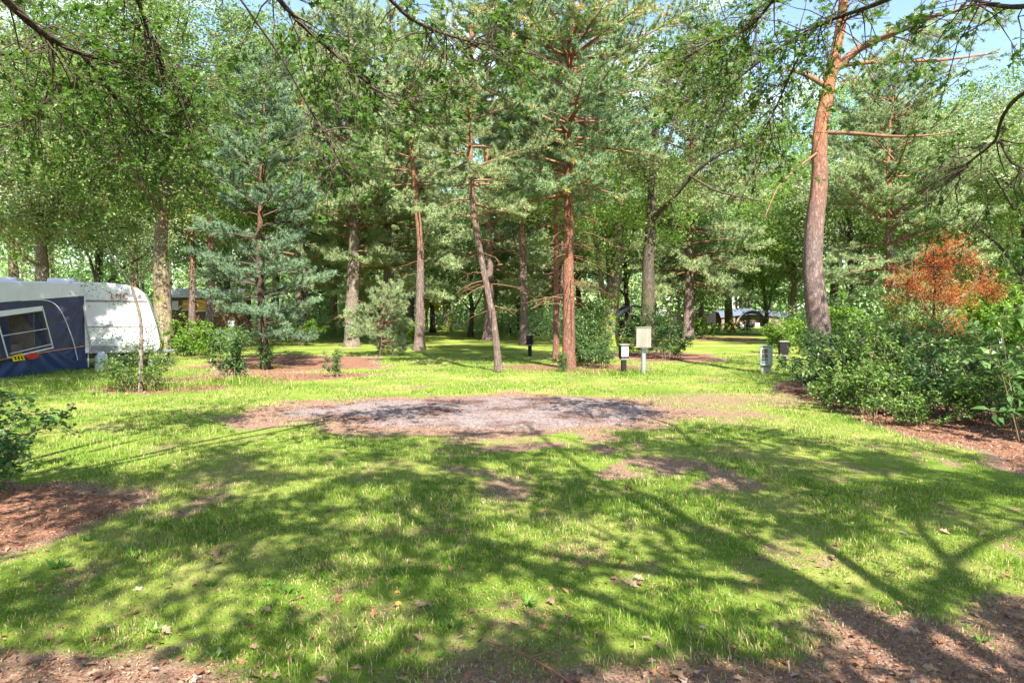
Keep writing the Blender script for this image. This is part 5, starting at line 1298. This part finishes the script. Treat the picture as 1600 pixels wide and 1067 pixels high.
# --- number posts (low black posts with a lamp head)
def number_post(label, loc, rz, front=True, s=1.0, mark=None):
    t = thing('number_post', label, 'post', (loc[0], loc[1], float(gz(*loc)) - 0.02), rz, 'pitch number posts'); t.scale = (s, s, s)
    boxpart('post', (0, 0, 0.22), (0.125, 0.11, 0.46), M['black_plastic'], t, 0, 0.01)
    boxpart('collar', (0, 0, 0.44), (0.19, 0.15, 0.05), M['trim_grey'], t, 0, 0.008)
    boxpart('lamp_head', (0, 0, 0.625), (0.235, 0.17, 0.34), M['black_plastic'], t, 0, 0.015)
    c = bpy.data.objects.new('cap', boxpart('cap', (0, 0, 0.815), (0.26, 0.20, 0.035), M['trim_grey'], t, 0, 0.01).data) if False else boxpart('cap', (0, 0, 0.815), (0.26, 0.20, 0.035), M['trim_grey'], t, 0, 0.01)
    if front:
        p = boxpart('number_plate', (0.005, -0.088, 0.635), (0.175, 0.010, 0.26), plain('plate_white', (0.82, 0.83, 0.86), 0.4, 0.4, 0.02), t, 0, 0.004)
        if mark == 'dot': boxpart('keyhole', (0.015, -0.0955, 0.53), (0.02, 0.005, 0.022), M['black_plastic'], p)
        if mark == 'ring':
            for zz in (0.60, 0.69): tubepart('digit', [(0.005 + 0.035 * math.cos(q), -0.095, zz + 0.04 * math.sin(q)) for q in np.linspace(0, 5.6, 14)], 0.008, plain('ink', (0.12, 0.13, 0.2)), p, 5)
    return t
number_post('black number post with a bright white front plate, beside the grey box', spot(975, 18.0), math.radians(8), True, 1.0, 'dot')
number_post('black number post seen from behind, just right of the pale green box', spot(1225, 19.4), math.radians(170), False, 1.05)
number_post('black number post half hidden by the bushes at the far right', spot(1560, 25.8), math.radians(28), True, 1.0, 'ring')
number_post('distant number post on the lawn left of the leaning pine base', spot(659, 56), math.radians(-20))
number_post('distant dark number post on the lawn between the leaning pine and the tall pine', spot(797, 55), math.radians(30), True)
number_post('distant number post on the lawn in front of the canvas tent', spot(1113, 60), math.radians(20))
number_post('black number post in the shade left of the tall red-barked pine', spot(828, 25.5), math.radians(165), False)

# --- grey box on a pole
x, y = spot(1006, 18.0)
bx = thing('meter_box', 'weathered grey-beige box on a galvanised pole at the edge of the lawn', 'box', (x, y, float(gz(x, y)) - 0.03), 0)
tubepart('pole', [(0, 0, 0), (0, 0, 0.4), (0, 0, 0.85)], 0.062, M['galv'], bx, 16)
boxpart('cabinet', (0, 0, 1.0), (0.315, 0.29, 0.50), M['box_tan'], bx, math.radians(-31), 0.012)
boxpart('lid', (0, 0, 1.262), (0.335, 0.31, 0.03), plain('box_lid', (0.22, 0.21, 0.15), 0.7), bx, math.radians(-31), 0.008)
boxpart('door_edge', (0, 0, 0.742), (0.325, 0.30, 0.018), M['box_tan'], bx, math.radians(-31), 0.004)

# --- pale green supply box on a concrete foot
x, y = spot(1198, 18.4)
pb = thing('power_box', 'pale green supply box with dark slots on a concrete foot, near the right-hand bed', 'box', (x, y, float(gz(x, y)) - 0.03), math.radians(-22))
boxpart('foot', (0.0, 0, 0.11), (0.25, 0.2, 0.24), M['concrete'], pb, 0, 0.01)
boxpart('cabinet', (0, 0, 0.50), (0.32, 0.30, 0.52), M['box_green'], pb, 0, 0.015)
boxpart('roof', (0, 0, 0.772), (0.345, 0.325, 0.022), M['box_green'], pb, 0, 0.006)
boxpart('door', (-0.02, -0.155, 0.50), (0.26, 0.012, 0.47), plain('box_door', (0.32, 0.37, 0.355), 0.5), pb, 0, 0.004)
for z, h in ((0.645, 0.095), (0.515, 0.105), (0.415, 0.04)):
    sl = boxpart('socket_cover', (-0.03, -0.166, z), (0.135, 0.016, h), M['grille'], pb, 0, 0.004)
    for q in range(3 if h > 0.05 else 1): boxpart('slat', (-0.03, -0.177, z + (q - 1) * 0.03 * (h > 0.05)), (0.12, 0.006, 0.008), plain('slat', (0.22, 0.16, 0.1)), sl)
boxpart('name_strip', (-0.03, -0.164, 0.335), (0.14, 0.006, 0.022), M['slate'], pb)

# --- far canvas tent on the lawn
D = 84.0; x, y = spot(1170, D)
tn = thing('tent', 'far canvas tent with grey roof, wide tan arch and orange trim on the lawn', 'tent', (x, y, 0), math.radians(4)); tn.scale = (0.85, 0.85, 0.9)
g = Geo(); X = np.linspace(-4.6, 5.4, 24); Z = 2.35 - 0.06 * np.abs(X) ** 1.3 + 0.06
V = np.stack([np.stack([X, 0 * X + yy, Z + dz], 1) for yy, dz in ((-1.2, -0.75), (-0.3, 0), (2.2, 0.15), (3.5, -0.9))]); i, j = np.meshgrid(np.arange(23), np.arange(3)); k = (j * 24 + i).ravel()
g.add(V.reshape(-1, 3), np.stack([k, k + 1, k + 25, k + 24], 1), None, 0, True); g.obj('roof', M['slate'], tn)
an = np.linspace(0, np.pi, 18); g = Geo(); V = [(-0.1 + 2.25 * math.cos(q), -1.5, 2.25 * math.sin(q)) for q in an]; V2 = [(a, -0.2, c) for a, b2, c in V]
g.add(V + V2, [[q, q + 1, q + 19, q + 18] for q in range(17)], None, 0, True); g.obj('porch_hood', M['slate'], tn)
g = Geo(); g.add([(-0.1 + 2.15 * math.cos(q), -0.5, 2.12 * math.sin(q)) for q in an], [list(range(18))]); g.obj('porch_curtain', plain('porch_canvas', (0.10, 0.07, 0.05), 0.8), tn)
tubepart('porch_edge', [(-0.1 + 2.25 * math.cos(q), -1.52, 2.25 * math.sin(q)) for q in an], 0.07, M['slate'], tn)
tubepart('orange_trim', [(2.1, -1.6, 0.95), (2.35, -1.6, 0.45), (2.6, -1.6, 0.0)], 0.08, M['orange'], tn); tubepart('orange_trim', [(-2.2, -1.6, 1.2), (-2.45, -1.6, 0.6), (-2.75, -1.6, 0.0)], 0.06, M['orange'], tn)
for x0, x1 in ((-4.4, -2.4), (2.3, 5.2)): boxpart('side_wall', ((x0 + x1) / 2, -0.9, 0.75), (x1 - x0, 0.06, 1.5), plain('tent_wall', (0.22, 0.155, 0.13), 0.8), tn)
boxpart('back_wall', (0.4, 3.0, 0.8), (9.6, 0.06, 1.6), M['tan'], tn)
x2, y2 = spot(1102, 83); tr = thing('trailer', 'dark box trailer parked left of the far canvas tent', 'trailer', (x2, y2, 0))
boxpart('body', (0, 0, 1.0), (1.9, 2.4, 1.4), M['black_plastic'], tr, 0, 0.08)
for sx in (-0.85, 0.85): disc('wheel', (sx, -0.9, 0.3), 0.3, 0.18, M['rubber'], tr, 18, 'x')
for q, (dx, col_) in enumerate(((-1.5, 'white_paint'), (-0.6, 'navy_skirt'), (0.3, 'white_vinyl'))):
    xx, yy = x + dx, y - 1.9; ch = thing('camp_crate', ['white crate at the left of the tent porch', 'blue crate in front of the tent porch', 'white crate in the middle of the tent porch'][q], 'crate', (xx, yy, 0.02))
    boxpart('bin', (0, 0, 0.2), (0.55, 0.4, 0.38), M[col_], ch, 0, 0.03); boxpart('lid', (0, 0, 0.42), (0.6, 0.45, 0.06), M['white_paint'], ch, 0, 0.02)

# --- grey-roofed shelter half hidden by the bushes
D = 47.0; x, y = spot(1005, D)
sh = thing('shelter', 'grey-roofed tent shelter half hidden behind the mossy oak and bushes', 'tent', (x, y, 0), math.radians(6))
g = Geo(); g.add([(-1.9, -1.2, 1.45), (-0.9, -1.2, 2.15), (-0.9, 2.0, 2.15), (-1.9, 2.0, 1.45), (1.5, -1.2, 1.9), (1.5, 2, 1.9)], [[0, 1, 2, 3], [1, 4, 5, 2]]); g.obj('roof', M['slate'], sh)
tubepart('pole', [(-1.1, -1.25, 1.95), (-1.5, -1.28, 1.0), (-1.95, -1.3, 0.0)], 0.06, plain('pole_red', (0.55, 0.3, 0.24)), sh); tubepart('pole', [(1.45, -1.25, 1.9), (1.5, -1.25, 0)], 0.05, M['orange'], sh)
boxpart('back_wall', (0.2, 1.9, 0.75), (3.4, 0.05, 1.5), M['navy'], sh); boxpart('door_flap', (1.75, -1.1, 0.75), (0.5, 0.04, 1.3), M['white_vinyl'], sh)

# --- brown cabin with pale roof at the left
D = 49.0; x, y = spot(316, D)
ca = thing('cabin', 'low brown cabin with pale roof and yellow panels behind the trunks at the left', 'cabin', (x, y, 0), math.radians(-5))
boxpart('wall', (0, 1.2, 1.45), (5.0, 2.4, 2.9), M['cabin_wood'], ca)
g = Geo(); g.add([(-2.8, -0.5, 2.85), (2.8, -0.5, 2.85), (2.8, 1.2, 3.45), (-2.8, 1.2, 3.45), (2.8, 2.9, 2.85), (-2.8, 2.9, 2.85)], [[0, 1, 2, 3], [3, 2, 4, 5]]); o = g.obj('roof', plain('pale_roof', (0.55, 0.56, 0.62), 0.5), ca)
sm = o.modifiers.new('t', 'SOLIDIFY'); sm.thickness = 0.12
for xx, w, h, col_ in ((-1.2, 0.5, 0.7, 'yellow'), (0.05, 0.85, 0.85, 'yellow'), (1.5, 1.3, 0.5, 'orange'), (-2.0, 0.5, 0.6, 'white_vinyl')):
    wnd = boxpart('window_panel', (xx, -0.03, 2.2), (w, 0.05, h), plain('panel_' + col_, (0.55, 0.33, 0.04) if col_ in ('yellow', 'orange') else (0.6, 0.6, 0.58)), ca, 0, 0.01)
    boxpart('frame', (xx, -0.055, 2.2 - h / 2), (w + 0.1, 0.06, 0.06), M['white_vinyl'], wnd)
x, y = spot(362, 29.5); nb = thing('notice_board', 'small white notice board on a post above the weeds at the left', 'sign', (x, y, float(gz(x, y))))
tubepart('post', [(0, 0, 0), (0, 0, 1.2)], 0.03, M['galv'], nb); pl_ = boxpart('board', (0, -0.045, 1.13), (0.28, 0.02, 0.38), plain('board', (0.72, 0.75, 0.72), 0.5), nb, 0, 0.004)
for q in range(4): boxpart('print_line', (0.0, -0.058, 1.24 - 0.07 * q), (0.2, 0.004, 0.02), plain('print', (0.3, 0.38, 0.34)), pl_)

# --- white camper seen between the bushes on the right
D = 46.0; x, y = spot(1512, D)
cp = thing('camper', 'white camper van glimpsed behind the rust-orange shrub on the right', 'van', (x, y, 0), math.radians(10))
prism('body', [(-2.0, 0.4), (0.75, 0.4), (0.85, 1.0), (0.8, 1.85), (0.65, 2.02), (-2.0, 2.05)], 0, 1.9, M['white_paint'], cp, 0.06)
boxpart('roof_rack', (-0.2, 0.9, 2.12), (0.9, 0.7, 0.06), M['trim_grey'], cp, 0, 0.02); boxpart('window', (-0.2, -0.012, 1.25), (1.5, 0.03, 0.45), M['glass'], cp, 0, 0.02); boxpart('side_panel', (-0.3, -0.008, 0.72), (2.0, 0.02, 0.5), plain('grey_panel', (0.45, 0.47, 0.52), 0.5), cp)
for sx in (-1.3, 0.3): disc('wheel', (sx, 0.06, 0.32), 0.32, 0.2, M['rubber'], cp, 18)

# --- yellow flower decoration behind a far trunk, and a low barrier
x, y = spot(674, 58.2)
fl = thing('garden_flower', 'bright yellow flower-shaped decoration behind a thin mossy trunk', 'decoration', (x, y, 0))
tubepart('stake', [(0, 0, 0), (0, 0, 3.0)], 0.02, M['galv'], fl)
for sx, zz, a_, b_ in ((-0.32, 3.2, 0.17, 0.3), (0.32, 3.2, 0.17, 0.3), (-0.38, 2.35, 0.26, 0.5), (0.42, 2.3, 0.28, 0.55)):
    g = Geo(); q = np.linspace(0, 6.2832, 16, endpoint=False); V = np.stack([sx + a_ * np.cos(q), 0 * q - 0.03, zz + b_ * np.sin(q)], 1); V2 = V + [0, 0.06, 0]; Cc = np.array([[sx, -0.09, zz]])
    g.add(np.concatenate([V, Cc]), [[k, (k + 1) % 16, 16] for k in range(16)]); g.add(np.concatenate([V, V2]), [[k, (k + 1) % 16, (k + 1) % 16 + 16, k + 16] for k in range(16)]); g.obj('petal', M['yellow'], fl)
x, y = spot(656, 66); bar = thing('timber_barrier', 'low dark timber barrier by the far sandy path', 'barrier', (x, y, 0))
boxpart('rail', (0, 0, 1.25), (1.5, 0.12, 0.16), M['cabin_wood'], bar)
for sx in (-0.6, 0.6): boxpart('post', (sx, 0.02, 0.6), (0.14, 0.14, 1.2), M['cabin_wood'], bar)
